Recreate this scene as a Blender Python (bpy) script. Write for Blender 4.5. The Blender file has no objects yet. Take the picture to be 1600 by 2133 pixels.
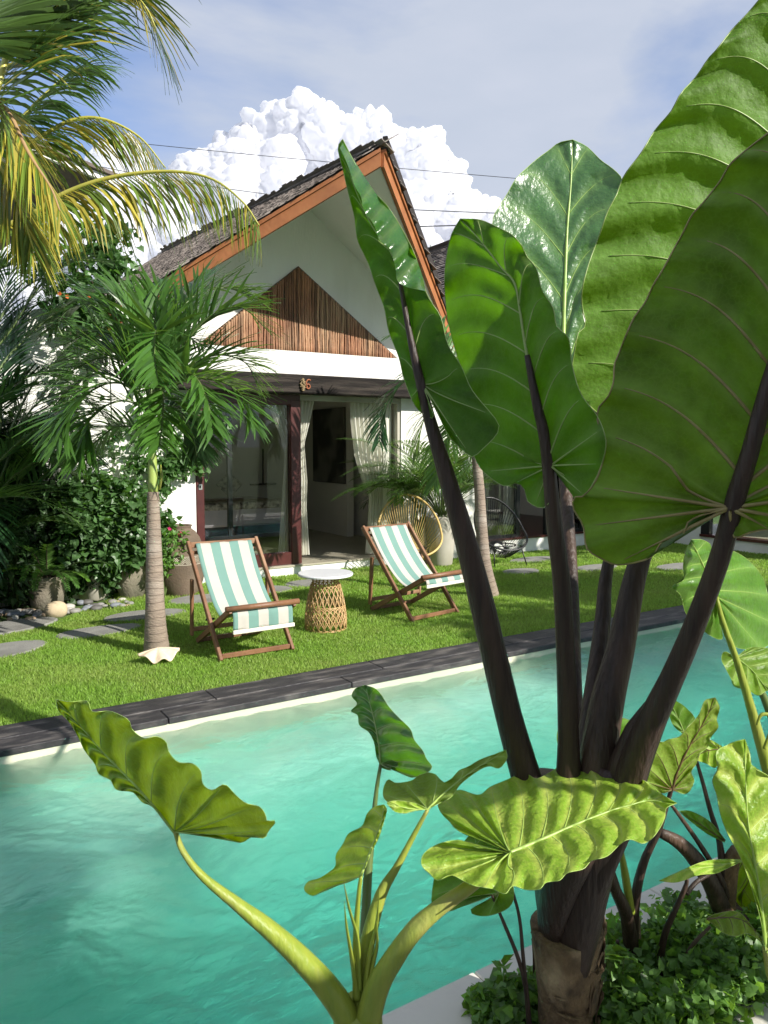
import bpy, math, random
import numpy as np
from mathutils import Vector, noise
random.seed(7); RS = np.random.RandomState(11)
sc = bpy.context.scene; COL = sc.collection
rad = math.radians
# ------------------------------------------------------------ camera, sky, sun
CH = 1.57; FPX = 1602.; PITCH = rad(5.0); YAW = rad(32.7)
cam = bpy.data.cameras.new('camera'); camo = bpy.data.objects.new('camera', cam); COL.objects.link(camo); sc.camera = camo
cam.sensor_fit = 'VERTICAL'; cam.sensor_height = 24; cam.lens = 24*FPX/2133; cam.clip_start = .05; cam.clip_end = 4000
camo.location = (0, 0, CH); camo.rotation_euler = (rad(90)-PITCH, 0, -YAW)
SUN_EL = rad(32); SUN_H = Vector((.436, -.9, 0)).normalized()
SUN = Vector((SUN_H.x*math.cos(SUN_EL), SUN_H.y*math.cos(SUN_EL), math.sin(SUN_EL)))
sl = bpy.data.lights.new('sun', 'SUN'); sl.energy = 5.0; sl.angle = rad(.53); sl.color = (1, .955, .87)
so = bpy.data.objects.new('sun', sl); COL.objects.link(so); so.rotation_euler = SUN.to_track_quat('Z', 'Y').to_euler()
world = bpy.data.worlds.new('World'); sc.world = world; world.use_nodes = True
wn = world.node_tree; wn.nodes.clear()
def N(nt, t, **k):
    n = nt.nodes.new(t)
    for a, b in k.items():
        if a in ('loc',): continue
        setattr(n, a, b)
    return n
def build_world():
    L = wn.links.new
    out = N(wn, 'ShaderNodeOutputWorld'); bg = N(wn, 'ShaderNodeBackground'); bg.inputs[1].default_value = .086
    sky = N(wn, 'ShaderNodeTexSky', sky_type='NISHITA', sun_disc=False); sky.sun_elevation = SUN_EL
    sky.sun_rotation = math.atan2(SUN_H.x, SUN_H.y); sky.air_density = 1.0; sky.dust_density = .3; sky.ozone_density = 2.0
    geo = N(wn, 'ShaderNodeTexCoord')
    mp = N(wn, 'ShaderNodeMapping'); mp.inputs['Rotation'].default_value = (rad(8), rad(14), rad(-28)); mp.inputs['Scale'].default_value = (1.0, 2.2, 4.6)
    L(geo.outputs['Generated'], mp.inputs['Vector'])
    n1 = N(wn, 'ShaderNodeTexNoise'); n1.inputs['Scale'].default_value = 1.15; n1.inputs['Detail'].default_value = 7; n1.inputs['Roughness'].default_value = .52; n1.inputs['Distortion'].default_value = .35
    L(mp.outputs[0], n1.inputs['Vector'])
    r = N(wn, 'ShaderNodeValToRGB'); r.color_ramp.elements[0].position = .29; r.color_ramp.elements[0].color = (.12, .12, .12, 1); r.color_ramp.elements[1].position = .50; r.color_ramp.elements[1].color = (.95, .95, .95, 1)
    L(n1.outputs['Fac'], r.inputs[0])
    n2 = N(wn, 'ShaderNodeTexNoise'); n2.inputs['Scale'].default_value = 5; n2.inputs['Detail'].default_value = 6
    L(mp.outputs[0], n2.inputs['Vector'])
    c = N(wn, 'ShaderNodeMix', data_type='RGBA'); c.inputs['A'].default_value = (4.2, 4.75, 5.7, 1); c.inputs['B'].default_value = (5.3, 5.6, 6.4, 1)
    L(n2.outputs['Fac'], c.inputs['Factor'])
    boost = N(wn, 'ShaderNodeMix', data_type='RGBA', blend_type='MULTIPLY'); boost.inputs['Factor'].default_value = 1; boost.inputs['B'].default_value = (.85, 1.12, 1.5, 1)
    L(sky.outputs[0], boost.inputs['A'])
    m = N(wn, 'ShaderNodeMix', data_type='RGBA'); L(r.outputs[0], m.inputs['Factor']); L(boost.outputs['Result'], m.inputs['A']); L(c.outputs['Result'], m.inputs['B'])
    L(m.outputs['Result'], bg.inputs[0]); L(bg.outputs[0], out.inputs[0])
build_world()
vs = sc.view_settings; vs.view_transform = 'Standard'; vs.look = 'None'; vs.exposure = 0.58; vs.gamma = 1; vs.use_curve_mapping = False
sc.cycles.use_denoising = True; sc.cycles.sample_clamp_indirect = 0; sc.cycles.blur_glossy = .8; sc.cycles.sample_clamp_direct = 0
sc.cycles.max_bounces = 10; sc.cycles.transparent_max_bounces = 24; sc.cycles.transmission_bounces = 8; sc.cycles.diffuse_bounces = 4

# ------------------------------------------------------------ projection helpers (metres from a photo pixel and a distance)
_FW = Vector((math.sin(YAW), math.cos(YAW), 0)); _RT = Vector((math.cos(YAW), -math.sin(YAW), 0))
def ray(px, py):
    u = (px-800)/FPX; v = -(py-1066.5)/FPX; h = math.cos(PITCH)+v*math.sin(PITCH)
    return Vector((_RT.x*u+_FW.x*h, _RT.y*u+_FW.y*h, -math.sin(PITCH)+v*math.cos(PITCH)))
def PX(px, py, d): return Vector((0, 0, CH))+ray(px, py)*d
def HIT(px, py, ax, val):
    r = ray(px, py); o = (0, 0, CH)[ax]; return Vector((0, 0, CH))+r*((val-o)/r[ax])

# ------------------------------------------------------------ object helpers
def thing(name, label, cat, loc=(0, 0, 0), group=None):
    o = bpy.data.objects.new(name, None); COL.objects.link(o); o.location = loc; o.empty_display_size = .1
    o['label'] = label; o['category'] = cat
    if group: o['group'] = group
    return o
def tag(o, label=None, cat=None, group=None, kind=None):
    if label: o['label'] = label
    if cat: o['category'] = cat
    if group: o['group'] = group
    if kind: o['kind'] = kind
    return o
def wloc(o):
    v = Vector((0, 0, 0))
    while o is not None: v += Vector(o.location); o = o.parent
    return v
def mk(name, verts, faces, mat, parent=None, smooth=True, uvs=None, loc=None):
    me = bpy.data.meshes.new(name)
    base = wloc(parent) if parent else Vector((0, 0, 0))
    if loc is not None: base = base*0+Vector(loc)
    V = np.array([tuple(v) for v in verts], dtype=np.float64) if not isinstance(verts, np.ndarray) else verts.astype(np.float64)
    V = V-np.array(base)
    if isinstance(faces, np.ndarray):
        nf, k = faces.shape
        me.vertices.add(len(V)); me.vertices.foreach_set('co', V.ravel())
        me.loops.add(nf*k); me.loops.foreach_set('vertex_index', faces.ravel().astype(np.int32))
        me.polygons.add(nf); me.polygons.foreach_set('loop_start', np.arange(0, nf*k, k, dtype=np.int32))
        me.update(calc_edges=True)
    else:
        me.from_pydata([tuple(v) for v in V], [], faces)
    me.polygons.foreach_set('use_smooth', [smooth]*len(me.polygons))
    if uvs is not None:
        uv = me.uv_layers.new(name='UVMap'); idx = np.empty(len(me.loops), dtype=np.int32); me.loops.foreach_get('vertex_index', idx)
        uv.data.foreach_set('uv', np.array(uvs, dtype=np.float32)[idx].ravel())
    for m in (mat if isinstance(mat, (list, tuple)) else [mat]): me.materials.append(m)
    me.update()
    o = bpy.data.objects.new(name, me); COL.objects.link(o)
    if parent is not None:
        o.parent = parent
        if loc is not None: o.location = Vector(loc)-wloc(parent)
    elif loc is not None: o.location = loc
    return o
class MB:
    def __init__(s): s.v = []; s.f = []
    def add(s, v, f):
        b = len(s.v); s.v += [Vector(x) for x in v]; s.f += [tuple(i+b for i in q) for q in f]; return s
    def box(s, a, b):
        (x0, y0, z0), (x1, y1, z1) = a, b
        return s.add([(x, y, z) for x in (x0, x1) for y in (y0, y1) for z in (z0, z1)], [(0, 1, 3, 2), (4, 6, 7, 5), (0, 4, 5, 1), (2, 3, 7, 6), (0, 2, 6, 4), (1, 5, 7, 3)])
    def bbox(s, a, b, c=.006):
        # box with chamfered edges
        (x0, y0, z0), (x1, y1, z1) = a, b
        import itertools
        vs_ = []; key = {}
        for sx, sy, sz in itertools.product((0, 1), repeat=3):
            X = (x0, x1)[sx]; Y = (y0, y1)[sy]; Z = (z0, z1)[sz]; dx, dy, dz = [(c, -c)[q] for q in (sx, sy, sz)]
            key[(sx, sy, sz, 0)] = len(vs_); vs_.append((X, Y+dy, Z+dz)); key[(sx, sy, sz, 1)] = len(vs_); vs_.append((X+dx, Y, Z+dz)); key[(sx, sy, sz, 2)] = len(vs_); vs_.append((X+dx, Y+dy, Z))
        F = []
        for q in (0, 1):
            F.append([key[(q, 0, 0, 0)], key[(q, 1, 0, 0)], key[(q, 1, 1, 0)], key[(q, 0, 1, 0)]]); F.append([key[(0, q, 0, 1)], key[(1, q, 0, 1)], key[(1, q, 1, 1)], key[(0, q, 1, 1)]]); F.append([key[(0, 0, q, 2)], key[(1, 0, q, 2)], key[(1, 1, q, 2)], key[(0, 1, q, 2)]])
        for p in (0, 1):
            for q in (0, 1):
                F.append([key[(p, q, 0, 0)], key[(p, q, 1, 0)], key[(p, q, 1, 1)], key[(p, q, 0, 1)]]); F.append([key[(p, 0, q, 0)], key[(p, 1, q, 0)], key[(p, 1, q, 2)], key[(p, 0, q, 2)]]); F.append([key[(0, p, q, 1)], key[(1, p, q, 1)], key[(1, p, q, 2)], key[(0, p, q, 2)]])
        for sx, sy, sz in itertools.product((0, 1), repeat=3): F.append([key[(sx, sy, sz, 0)], key[(sx, sy, sz, 1)], key[(sx, sy, sz, 2)]])
        c0 = Vector(((x0+x1)/2, (y0+y1)/2, (z0+z1)/2)); G = []
        for f in F:
            P = [Vector(vs_[i]) for i in f]; n = (P[1]-P[0]).cross(P[2]-P[0]); cc = sum(P, Vector())/len(P)
            G.append(tuple(f) if n.dot(cc-c0) > 0 else tuple(reversed(f)))
        return s.add(vs_, G)
    def bar(s, p, q, w, h, up=(0, 0, 1), c=.003):
        p, q = Vector(p), Vector(q); t = (q-p); L = t.length; t.normalize(); x = t.cross(Vector(up)); x.normalize(); u = x.cross(t)
        m = MB(); m.bbox((-w/2, 0, -h/2), (w/2, L, h/2), c)
        return s.add([p+x*v.x+t*v.y+u*v.z for v in m.v], m.f)
    def tube(s, pts, r, seg=8, cap=True, flat=1.0, fup=None):
        pts = [Vector(p) for p in pts]; n = len(pts)
        if not hasattr(r, '__len__'): r = [r]*n
        up = Vector(fup) if fup is not None else (Vector((0, 0, 1)) if abs((pts[-1]-pts[0]).normalized().z) < .9 else Vector((1, 0, 0)))
        V = []
        for i, p in enumerate(pts):
            t = (pts[min(i+1, n-1)]-pts[max(i-1, 0)]).normalized(); a = t.cross(up)
            if a.length < 1e-5: a = t.cross(Vector((0, 1, 0)))
            a.normalize(); b = a.cross(t)
            V += [p+(a*math.cos(2*math.pi*k/seg)+b*math.sin(2*math.pi*k/seg)*flat)*r[i] for k in range(seg)]
        F = [(i*seg+k, i*seg+(k+1) % seg, (i+1)*seg+(k+1) % seg, (i+1)*seg+k) for i in range(n-1) for k in range(seg)]
        if cap: F += [tuple(range(seg))[::-1], tuple((n-1)*seg+k for k in range(seg))]
        return s.add(V, F)
    def lathe(s, prof, c=(0, 0, 0), seg=32, cap=True):
        c = Vector(c); V = [c+Vector((r*math.cos(2*math.pi*k/seg), r*math.sin(2*math.pi*k/seg), z)) for r, z in prof for k in range(seg)]
        n = len(prof); F = [(i*seg+k, i*seg+(k+1) % seg, (i+1)*seg+(k+1) % seg, (i+1)*seg+k) for i in range(n-1) for k in range(seg)]
        if cap: F += [tuple(range(seg))[::-1], tuple((n-1)*seg+k for k in range(seg))]
        return s.add(V, F)
    def prism(s, poly, ax, a, b):
        # poly: 2D points in the other two axes, extruded along ax from a to b
        def P(u, w, t):
            return (t, u, w) if ax == 0 else (u, t, w) if ax == 1 else (u, w, t)
        n = len(poly); V = [P(u, w, a) for u, w in poly]+[P(u, w, b) for u, w in poly]
        return s.add(V, [tuple(range(n))[::-1], tuple(range(n, 2*n))]+[(i, (i+1) % n, (i+1) % n+n, i+n) for i in range(n)])
    def mesh(s, name, mat, parent=None, smooth=False, loc=None): return mk(name, s.v, s.f, mat, parent, smooth, loc=loc)
def crom(P, n):
    """Catmull-Rom through the points, resampled to n points evenly by arc length"""
    P = [Vector(p) for p in P]; Q = [P[0]*2-P[1]]+P+[P[-1]*2-P[-2]]; out = []
    for i in range(1, len(Q)-2):
        for k in range(8):
            t = k/8; a, b, c, d = Q[i-1], Q[i], Q[i+1], Q[i+2]
            out.append(.5*((2*b)+(c-a)*t+(2*a-5*b+4*c-d)*t*t+(3*b-a-3*c+d)*t**3))
    out.append(P[-1]); L = [0]
    for i in range(1, len(out)): L.append(L[-1]+(out[i]-out[i-1]).length)
    res = []; j = 0
    for i in range(n):
        s = L[-1]*i/(n-1)
        while j < len(L)-2 and L[j+1] < s: j += 1
        f = (s-L[j])/max(1e-9, L[j+1]-L[j]); res.append(out[j].lerp(out[j+1], min(1, max(0, f))))
    return res
def lerpl(xs, ys, x):
    return float(np.interp(x, xs, ys))

# ------------------------------------------------------------ materials
def new_mat(name):
    m = bpy.data.materials.new(name); m.use_nodes = True; nt = m.node_tree; b = nt.nodes['Principled BSDF']; return m, nt, b
def pm(name, c1, c2=None, rough=.7, scale=5, detail=5, bump=0, bscale=None, spec=.5, metal=0, stretch=(1, 1, 1), c3=None, s3=.7, sheen=0):
    m, nt, b = new_mat(name); L = nt.links.new
    b.inputs['Roughness'].default_value = rough; b.inputs['Specular IOR Level'].default_value = spec; b.inputs['Metallic'].default_value = metal
    tc = N(nt, 'ShaderNodeTexCoord'); mp = N(nt, 'ShaderNodeMapping'); mp.inputs['Scale'].default_value = stretch; L(tc.outputs['Object'], mp.inputs[0])
    if c2 is not None:
        nz = N(nt, 'ShaderNodeTexNoise'); nz.inputs['Scale'].default_value = scale; nz.inputs['Detail'].default_value = detail; nz.inputs['Roughness'].default_value = .6; L(mp.outputs[0], nz.inputs['Vector'])
        cr = N(nt, 'ShaderNodeValToRGB'); cr.color_ramp.elements[0].position = .3; cr.color_ramp.elements[1].position = .7
        cr.color_ramp.elements[0].color = (*c1, 1); cr.color_ramp.elements[1].color = (*c2, 1); L(nz.outputs['Fac'], cr.inputs[0]); outc = cr.outputs[0]
        if c3 is not None:
            n3 = N(nt, 'ShaderNodeTexNoise'); n3.inputs['Scale'].default_value = scale*s3*.3; n3.inputs['Detail'].default_value = 4; L(mp.outputs[0], n3.inputs['Vector'])
            r3 = N(nt, 'ShaderNodeValToRGB'); r3.color_ramp.elements[0].position = .5; r3.color_ramp.elements[1].position = .68; L(n3.outputs['Fac'], r3.inputs[0])
            mx = N(nt, 'ShaderNodeMix', data_type='RGBA'); L(r3.outputs[0], mx.inputs['Factor']); L(outc, mx.inputs['A']); mx.inputs['B'].default_value = (*c3, 1); outc = mx.outputs['Result']
        L(outc, b.inputs['Base Color'])
    else: b.inputs['Base Color'].default_value = (*c1, 1)
    if bump:
        nb = N(nt, 'ShaderNodeTexNoise'); nb.inputs['Scale'].default_value = bscale or scale*3; nb.inputs['Detail'].default_value = 6; L(mp.outputs[0], nb.inputs['Vector'])
        bp = N(nt, 'ShaderNodeBump'); bp.inputs['Strength'].default_value = bump; bp.inputs['Distance'].default_value = .02; L(nb.outputs['Fac'], bp.inputs['Height']); L(bp.outputs[0], b.inputs['Normal'])
    return m
def leafmat(name, top, under=None, trans=None, tf=.35, rough=.45, vary=.35, spec=.5, bump=.25, bscale=60, island=True, big=None):
    """leaf: upper and under side colours, light glowing through the blade"""
    m, nt, b = new_mat(name); L = nt.links.new; out = [n for n in nt.nodes if n.type == 'OUTPUT_MATERIAL'][0]
    under = under or top; trans = trans or tuple(min(1, x*2.2) for x in top)
    g = N(nt, 'ShaderNodeNewGeometry'); tc = N(nt, 'ShaderNodeTexCoord')
    mix = N(nt, 'ShaderNodeMix', data_type='RGBA'); L(g.outputs['Backfacing'], mix.inputs['Factor']); mix.inputs['A'].default_value = (*top, 1); mix.inputs['B'].default_value = (*under, 1)
    if island: src = g.outputs['Random Per Island']
    else:
        nz = N(nt, 'ShaderNodeTexNoise'); nz.inputs['Scale'].default_value = big or 9; nz.inputs['Detail'].default_value = 6; nz.inputs['Roughness'].default_value = .6; L(tc.outputs['Object'], nz.inputs['Vector']); src = nz.outputs['Fac']
    mr = N(nt, 'ShaderNodeMapRange'); mr.inputs['From Min'].default_value = 0 if island else .25; mr.inputs['From Max'].default_value = 1 if island else .75; mr.inputs['To Min'].default_value = 1-vary; mr.inputs['To Max'].default_value = 1+vary; L(src, mr.inputs[0])
    hs = N(nt, 'ShaderNodeHueSaturation'); L(mix.outputs['Result'], hs.inputs['Color']); L(mr.outputs[0], hs.inputs['Value'])
    L(hs.outputs[0], b.inputs['Base Color']); b.inputs['Roughness'].default_value = rough; b.inputs['Specular IOR Level'].default_value = spec
    if name == 'lawn_blade':
        gz = N(nt, 'ShaderNodeTexNoise'); gz.inputs['Scale'].default_value = 1.6; gz.inputs['Detail'].default_value = 5; L(tc.outputs['Object'], gz.inputs[0]); gr = N(nt, 'ShaderNodeValToRGB'); gr.color_ramp.elements[0].position = .42; gr.color_ramp.elements[0].color = (0, 0, 0, 1); gr.color_ramp.elements[1].position = .72; gr.color_ramp.elements[1].color = (.6, .6, .6, 1); L(gz.outputs['Fac'], gr.inputs[0])
        gm_ = N(nt, 'ShaderNodeMix', data_type='RGBA'); L(gr.outputs[0], gm_.inputs['Factor']); L(hs.outputs[0], gm_.inputs['A']); gm_.inputs['B'].default_value = (.36, .36, .12, 1); L(gm_.outputs['Result'], b.inputs['Base Color'])
    if not island and bscale == 45:
        rm = N(nt, 'ShaderNodeMapRange'); L(g.outputs['Backfacing'], rm.inputs[0]); rm.inputs['To Min'].default_value = rough; rm.inputs['To Max'].default_value = .55; L(rm.outputs[0], b.inputs['Roughness'])
        rs_ = N(nt, 'ShaderNodeMapRange'); L(g.outputs['Backfacing'], rs_.inputs[0]); rs_.inputs['To Min'].default_value = spec; rs_.inputs['To Max'].default_value = .22; L(rs_.outputs[0], b.inputs['Specular IOR Level'])
        fz = N(nt, 'ShaderNodeTexNoise'); fz.inputs['Scale'].default_value = 38; fz.inputs['Detail'].default_value = 8; fz.inputs['Roughness'].default_value = .7; L(tc.outputs['Object'], fz.inputs[0])
        fr = N(nt, 'ShaderNodeValToRGB'); fr.color_ramp.elements[0].position = .66; fr.color_ramp.elements[1].position = .74; fr.color_ramp.elements[1].color = (.55, .55, .55, 1); L(fz.outputs['Fac'], fr.inputs[0])
        fx = N(nt, 'ShaderNodeMix', data_type='RGBA'); L(fr.outputs[0], fx.inputs['Factor']); L(hs.outputs[0], fx.inputs['A']); fx.inputs['B'].default_value = (.20, .19, .07, 1)
        uvn = N(nt, 'ShaderNodeUVMap'); sx = N(nt, 'ShaderNodeSeparateXYZ'); L(uvn.outputs[0], sx.inputs[0]); fc = N(nt, 'ShaderNodeMath', operation='FRACT'); L(sx.outputs['X'], fc.inputs[0]); sb = N(nt, 'ShaderNodeMath', operation='SUBTRACT'); L(fc.outputs[0], sb.inputs[0]); sb.inputs[1].default_value = .5; ab = N(nt, 'ShaderNodeMath', operation='ABSOLUTE'); L(sb.outputs[0], ab.inputs[0])
        hr = N(nt, 'ShaderNodeValToRGB'); hr.color_ramp.elements[0].position = 0; hr.color_ramp.elements[0].color = (.75, .75, .75, 1); hr.color_ramp.elements[1].position = .30; hr.color_ramp.elements[1].color = (0, 0, 0, 1); e_ = hr.color_ramp.elements.new(.06); e_.color = (.45, .45, .45, 1); L(ab.outputs[0], hr.inputs[0])
        hx = N(nt, 'ShaderNodeMix', data_type='RGBA'); L(hr.outputs[0], hx.inputs['Factor']); L(fx.outputs['Result'], hx.inputs['A']); hx.inputs['B'].default_value = (*[min(.6, c*2.1+.045) for c in under], 1)
        vo = N(nt, 'ShaderNodeTexVoronoi', feature='DISTANCE_TO_EDGE'); vo.inputs['Scale'].default_value = 75; L(tc.outputs['Object'], vo.inputs['Vector']); vr_ = N(nt, 'ShaderNodeValToRGB'); vr_.color_ramp.elements[0].position = 0; vr_.color_ramp.elements[0].color = (.22, .22, .22, 1); vr_.color_ramp.elements[1].position = .12; vr_.color_ramp.elements[1].color = (0, 0, 0, 1); L(vo.outputs['Distance'], vr_.inputs[0])
        vx = N(nt, 'ShaderNodeMix', data_type='RGBA'); L(vr_.outputs[0], vx.inputs['Factor']); L(hx.outputs['Result'], vx.inputs['A']); vx.inputs['B'].default_value = (*[min(.6, c*2.2+.02) for c in under], 1); L(vx.outputs['Result'], b.inputs['Base Color'])
    nb = N(nt, 'ShaderNodeTexNoise'); nb.inputs['Scale'].default_value = bscale; nb.inputs['Detail'].default_value = 3; L(tc.outputs['Object'], nb.inputs['Vector'])
    bp = N(nt, 'ShaderNodeBump'); bp.inputs['Strength'].default_value = bump; bp.inputs['Distance'].default_value = .004 if island else .010; L(nb.outputs['Fac'], bp.inputs['Height']); L(bp.outputs[0], b.inputs['Normal'])
    tr = N(nt, 'ShaderNodeBsdfTranslucent'); h2 = N(nt, 'ShaderNodeHueSaturation'); h2.inputs['Color'].default_value = (*trans, 1); L(mr.outputs[0], h2.inputs['Value']); L(h2.outputs[0], tr.inputs[0])
    ms = N(nt, 'ShaderNodeMixShader'); ms.inputs[0].default_value = tf; L(b.outputs[0], ms.inputs[1]); L(tr.outputs[0], ms.inputs[2]); L(ms.outputs[0], out.inputs[0])
    return m
M = {}
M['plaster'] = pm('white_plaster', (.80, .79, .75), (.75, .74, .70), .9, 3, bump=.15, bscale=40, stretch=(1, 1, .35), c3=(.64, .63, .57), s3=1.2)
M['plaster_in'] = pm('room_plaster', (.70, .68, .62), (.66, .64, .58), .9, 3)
M['soffit'] = pm('soffit_paint', (.78, .78, .75), (.74, .74, .71), .8, 4)
M['fascia'] = pm('orange_teak', (.40, .155, .055), (.31, .11, .038), .6, 7, stretch=(1, 1, 1), bump=.2, c3=(.24, .085, .03))
M['redwood'] = pm('dark_red_wood', (.085, .019, .017), (.055, .013, .012), .35, 8, bump=.05)
M['beam'] = pm('weathered_beam', (.026, .022, .020), (.012, .010, .0095), .9, 5, stretch=(.6, 3, 7), bump=.6, bscale=14, c3=(.055, .045, .038), s3=1.6, spec=.2)
M['redwood_dark'] = pm('dark_verge', (.035, .026, .023), (.02, .016, .014), .8, 9, bump=.3, bscale=60)
M['stick'] = pm('peeled_sticks', (.40, .19, .10), (.22, .11, .065), .85, 11, stretch=(1, 1, .35), bump=.5, bscale=50, c3=(.42, .27, .16))
M['shingle'] = pm('wood_shingle', (.17, .14, .125), (.10, .085, .078), .85, 9, bump=.4, bscale=60, c3=(.26, .225, .20))
M['rooftile_far'] = pm('brown_roof_tile', (.16, .12, .10), (.10, .08, .07), .8, 12, bump=.3)
M['darkframe'] = pm('black_frame', (.012, .012, .013), None, .4)
M['floor_in'] = pm('polished_concrete', (.40, .37, .28), (.34, .31, .24), .45, 3, c3=(.30, .28, .21))
M['concrete'] = pm('stone_slab', (.27, .265, .24), (.21, .205, .19), .85, 9, bump=.35, bscale=70, c3=(.17, .165, .15))
M['coping'] = pm('black_stone', (.022, .020, .022), (.044, .041, .043), .55, 5, stretch=(1.2, 5, 1), bump=.35, bscale=22, c3=(.12, .108, .10), s3=2)
M['ledge'] = pm('cream_ledge', (.68, .65, .58), (.62, .59, .53), .75, 4, bump=.08, bscale=60, c3=(.56, .54, .49))
M['soil'] = pm('soil', (.05, .032, .02), (.10, .065, .04), .95, 14, bump=1, bscale=30)
M['clay'] = pm('brown_clay', (.15, .105, .07), (.09, .065, .045), .8, 6, bump=.25, bscale=60, c3=(.21, .155, .11))
M['clayline'] = pm('pale_glaze', (.50, .45, .36), None, .8)
M['potstone'] = pm('mossy_pot', (.30, .26, .20), (.14, .125, .09), .9, 5, bump=.5, bscale=40, c3=(.06, .065, .04))
M['potpale'] = pm('pale_pot', (.48, .45, .38), (.40, .37, .31), .85, 5, c3=(.30, .28, .22))
M['shell'] = pm('clam_shell', (.60, .46, .31), (.70, .60, .47), .5, 7, bump=.2, bscale=40, c3=(.72, .52, .34))
M['pebble'] = pm('river_stone', (.45, .42, .37), (.22, .20, .18), .7, 8, bump=.2)
M['boulder'] = pm('beige_boulder', (.55, .44, .29), (.45, .36, .24), .8, 8, bump=.2)
M['teak'] = pm('teak_wood', (.24, .115, .055), (.155, .07, .035), .5, 10, stretch=(1, 1, 1), bump=.15, c3=(.33, .19, .11))
M['rattan'] = pm('rattan_cane', (.52, .34, .16), (.40, .24, .10), .45, 12)
M['marble'] = pm('white_tabletop', (.80, .80, .80), (.74, .74, .75), .25, 5)
M['goldcord'] = pm('gold_cord', (.62, .44, .16), (.52, .36, .13), .5, 20)
M['blackcord'] = pm('black_cord', (.02, .02, .022), None, .4)
M['steel'] = pm('black_steel', (.012, .012, .012), None, .4)
M['metalplate'] = pm('brushed_metal', (.55, .55, .52), None, .35, metal=1)
M['rust'] = pm('rusty_iron', (.36, .11, .04), (.22, .07, .03), .7, 30)
M['carve'] = pm('carved_wood', (.36, .26, .13), (.14, .10, .06), .9, 40, bump=.8, bscale=80)
M['trunk_grey'] = pm('ringed_palm_bark', (.30, .235, .18), (.20, .155, .12), .9, 7, stretch=(1, 1, 3), bump=.5, bscale=30, c3=(.36, .31, .26))
M['trunk_scar'] = pm('bark_ring', (.17, .13, .10), None, .95)
M['crownshaft'] = pm('green_crownshaft', (.34, .42, .10), (.24, .34, .08), .4, 4, stretch=(1, 1, .4))
M['wire'] = pm('wire_rubber', (.03, .03, .035), None, .6)
M['bedcover'] = pm('lilac_bedspread', (.50, .47, .50), (.44, .41, .45), .9, 4)
M['throw'] = pm('patterned_throw', (.62, .58, .48), (.07, .06, .06), .9, 16, detail=2)
M['painting'] = pm('ink_swirl_canvas', (.05, .05, .045), (.28, .27, .23), .6, 2.2, detail=9, stretch=(1, 1, 1))
M['greywall'] = pm('bluish_shade_wall', (.6, .6, .58), None, .9)
M['petal'] = leafmat('pink_petal', (.75, .05, .22), None, (.8, .1, .3), .3)
M['orangepetal'] = leafmat('orange_petal', (.8, .16, .04), None, None, .3)
M['curtain'] = leafmat('cream_curtain', (.82, .81, .72), (.82, .81, .72), (.82, .80, .70), .35, .9, .02, .1, .1, 80, island=False)
nt = M['stick'].node_tree; bs_ = nt.nodes['Principled BSDF']; src = bs_.inputs['Base Color'].links[0].from_socket; oi = N(nt, 'ShaderNodeObjectInfo'); mr_ = N(nt, 'ShaderNodeMapRange'); nt.links.new(oi.outputs['Random'], mr_.inputs[0]); mr_.inputs['To Min'].default_value = .42; mr_.inputs['To Max'].default_value = 1.15; hv = N(nt, 'ShaderNodeHueSaturation'); nt.links.new(src, hv.inputs['Color']); nt.links.new(mr_.outputs[0], hv.inputs['Value']); nt.links.new(hv.outputs[0], bs_.inputs['Base Color'])
# plants
M['grass'] = leafmat('lawn_blade', (.21, .35, .05), None, (.46, .70, .11), .42, .55, .4)
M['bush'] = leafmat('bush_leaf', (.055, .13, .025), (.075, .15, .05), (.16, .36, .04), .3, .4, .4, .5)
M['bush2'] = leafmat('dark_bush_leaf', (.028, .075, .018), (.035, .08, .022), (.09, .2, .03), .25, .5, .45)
M['vine'] = leafmat('vine_leaf', (.06, .145, .035), (.09, .17, .06), (.16, .36, .05), .3, .4, .35)
M['cover'] = leafmat('mint_leaf', (.10, .22, .03), (.11, .22, .05), (.30, .55, .05), .35, .45, .4)
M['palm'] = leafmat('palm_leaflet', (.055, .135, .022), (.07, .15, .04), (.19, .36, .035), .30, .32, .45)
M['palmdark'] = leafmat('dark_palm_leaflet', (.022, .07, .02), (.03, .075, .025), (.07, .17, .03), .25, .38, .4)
M['areca'] = leafmat('areca_leaflet', (.075, .165, .03), (.08, .17, .05), (.24, .42, .06), .32, .4, .35)
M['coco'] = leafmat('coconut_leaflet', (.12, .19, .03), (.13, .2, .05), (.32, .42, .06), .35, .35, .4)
M['cocodark'] = leafmat('shaded_coconut_leaflet', (.050, .10, .018), (.06, .11, .025), (.17, .26, .03), .25, .32, .5)  # darker copy of the coconut leaflet, the crown's shade put into the colour
M['cocoyel'] = leafmat('yellowing_leaflet', (.38, .33, .05), (.36, .32, .07), (.62, .50, .07), .35, .4, .4)
M['cocobrown'] = leafmat('dry_leaflet', (.42, .27, .13), None, (.5, .32, .14), .25, .6, .4)
M['rachis'] = pm('yellow_rachis', (.50, .45, .09), (.38, .38, .07), .4, 6)
M['rachisg'] = pm('green_rachis', (.12, .18, .05), (.09, .13, .04), .4, 6)
M['stem'] = pm('brown_stem', (.10, .07, .045), (.06, .045, .03), .9, 20)
def taromat(n, top, under, trans, tf=.3, rough=.3, spec=.6, vary=.22, bump=.4): return leafmat(n, top, under, trans, tf, rough, vary, spec, bump, 45, island=False, big=7)
M['taro'] = taromat('giant_leaf_blade', (.035, .11, .025), (.042, .078, .008), (.16, .42, .0), .36, .25, .6, .42)
M['taro_big'] = taromat('largest_leaf_blade', (.05, .12, .02), (.070, .105, .014), (.24, .44, .01), .36, .3, .6, .45)
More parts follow.
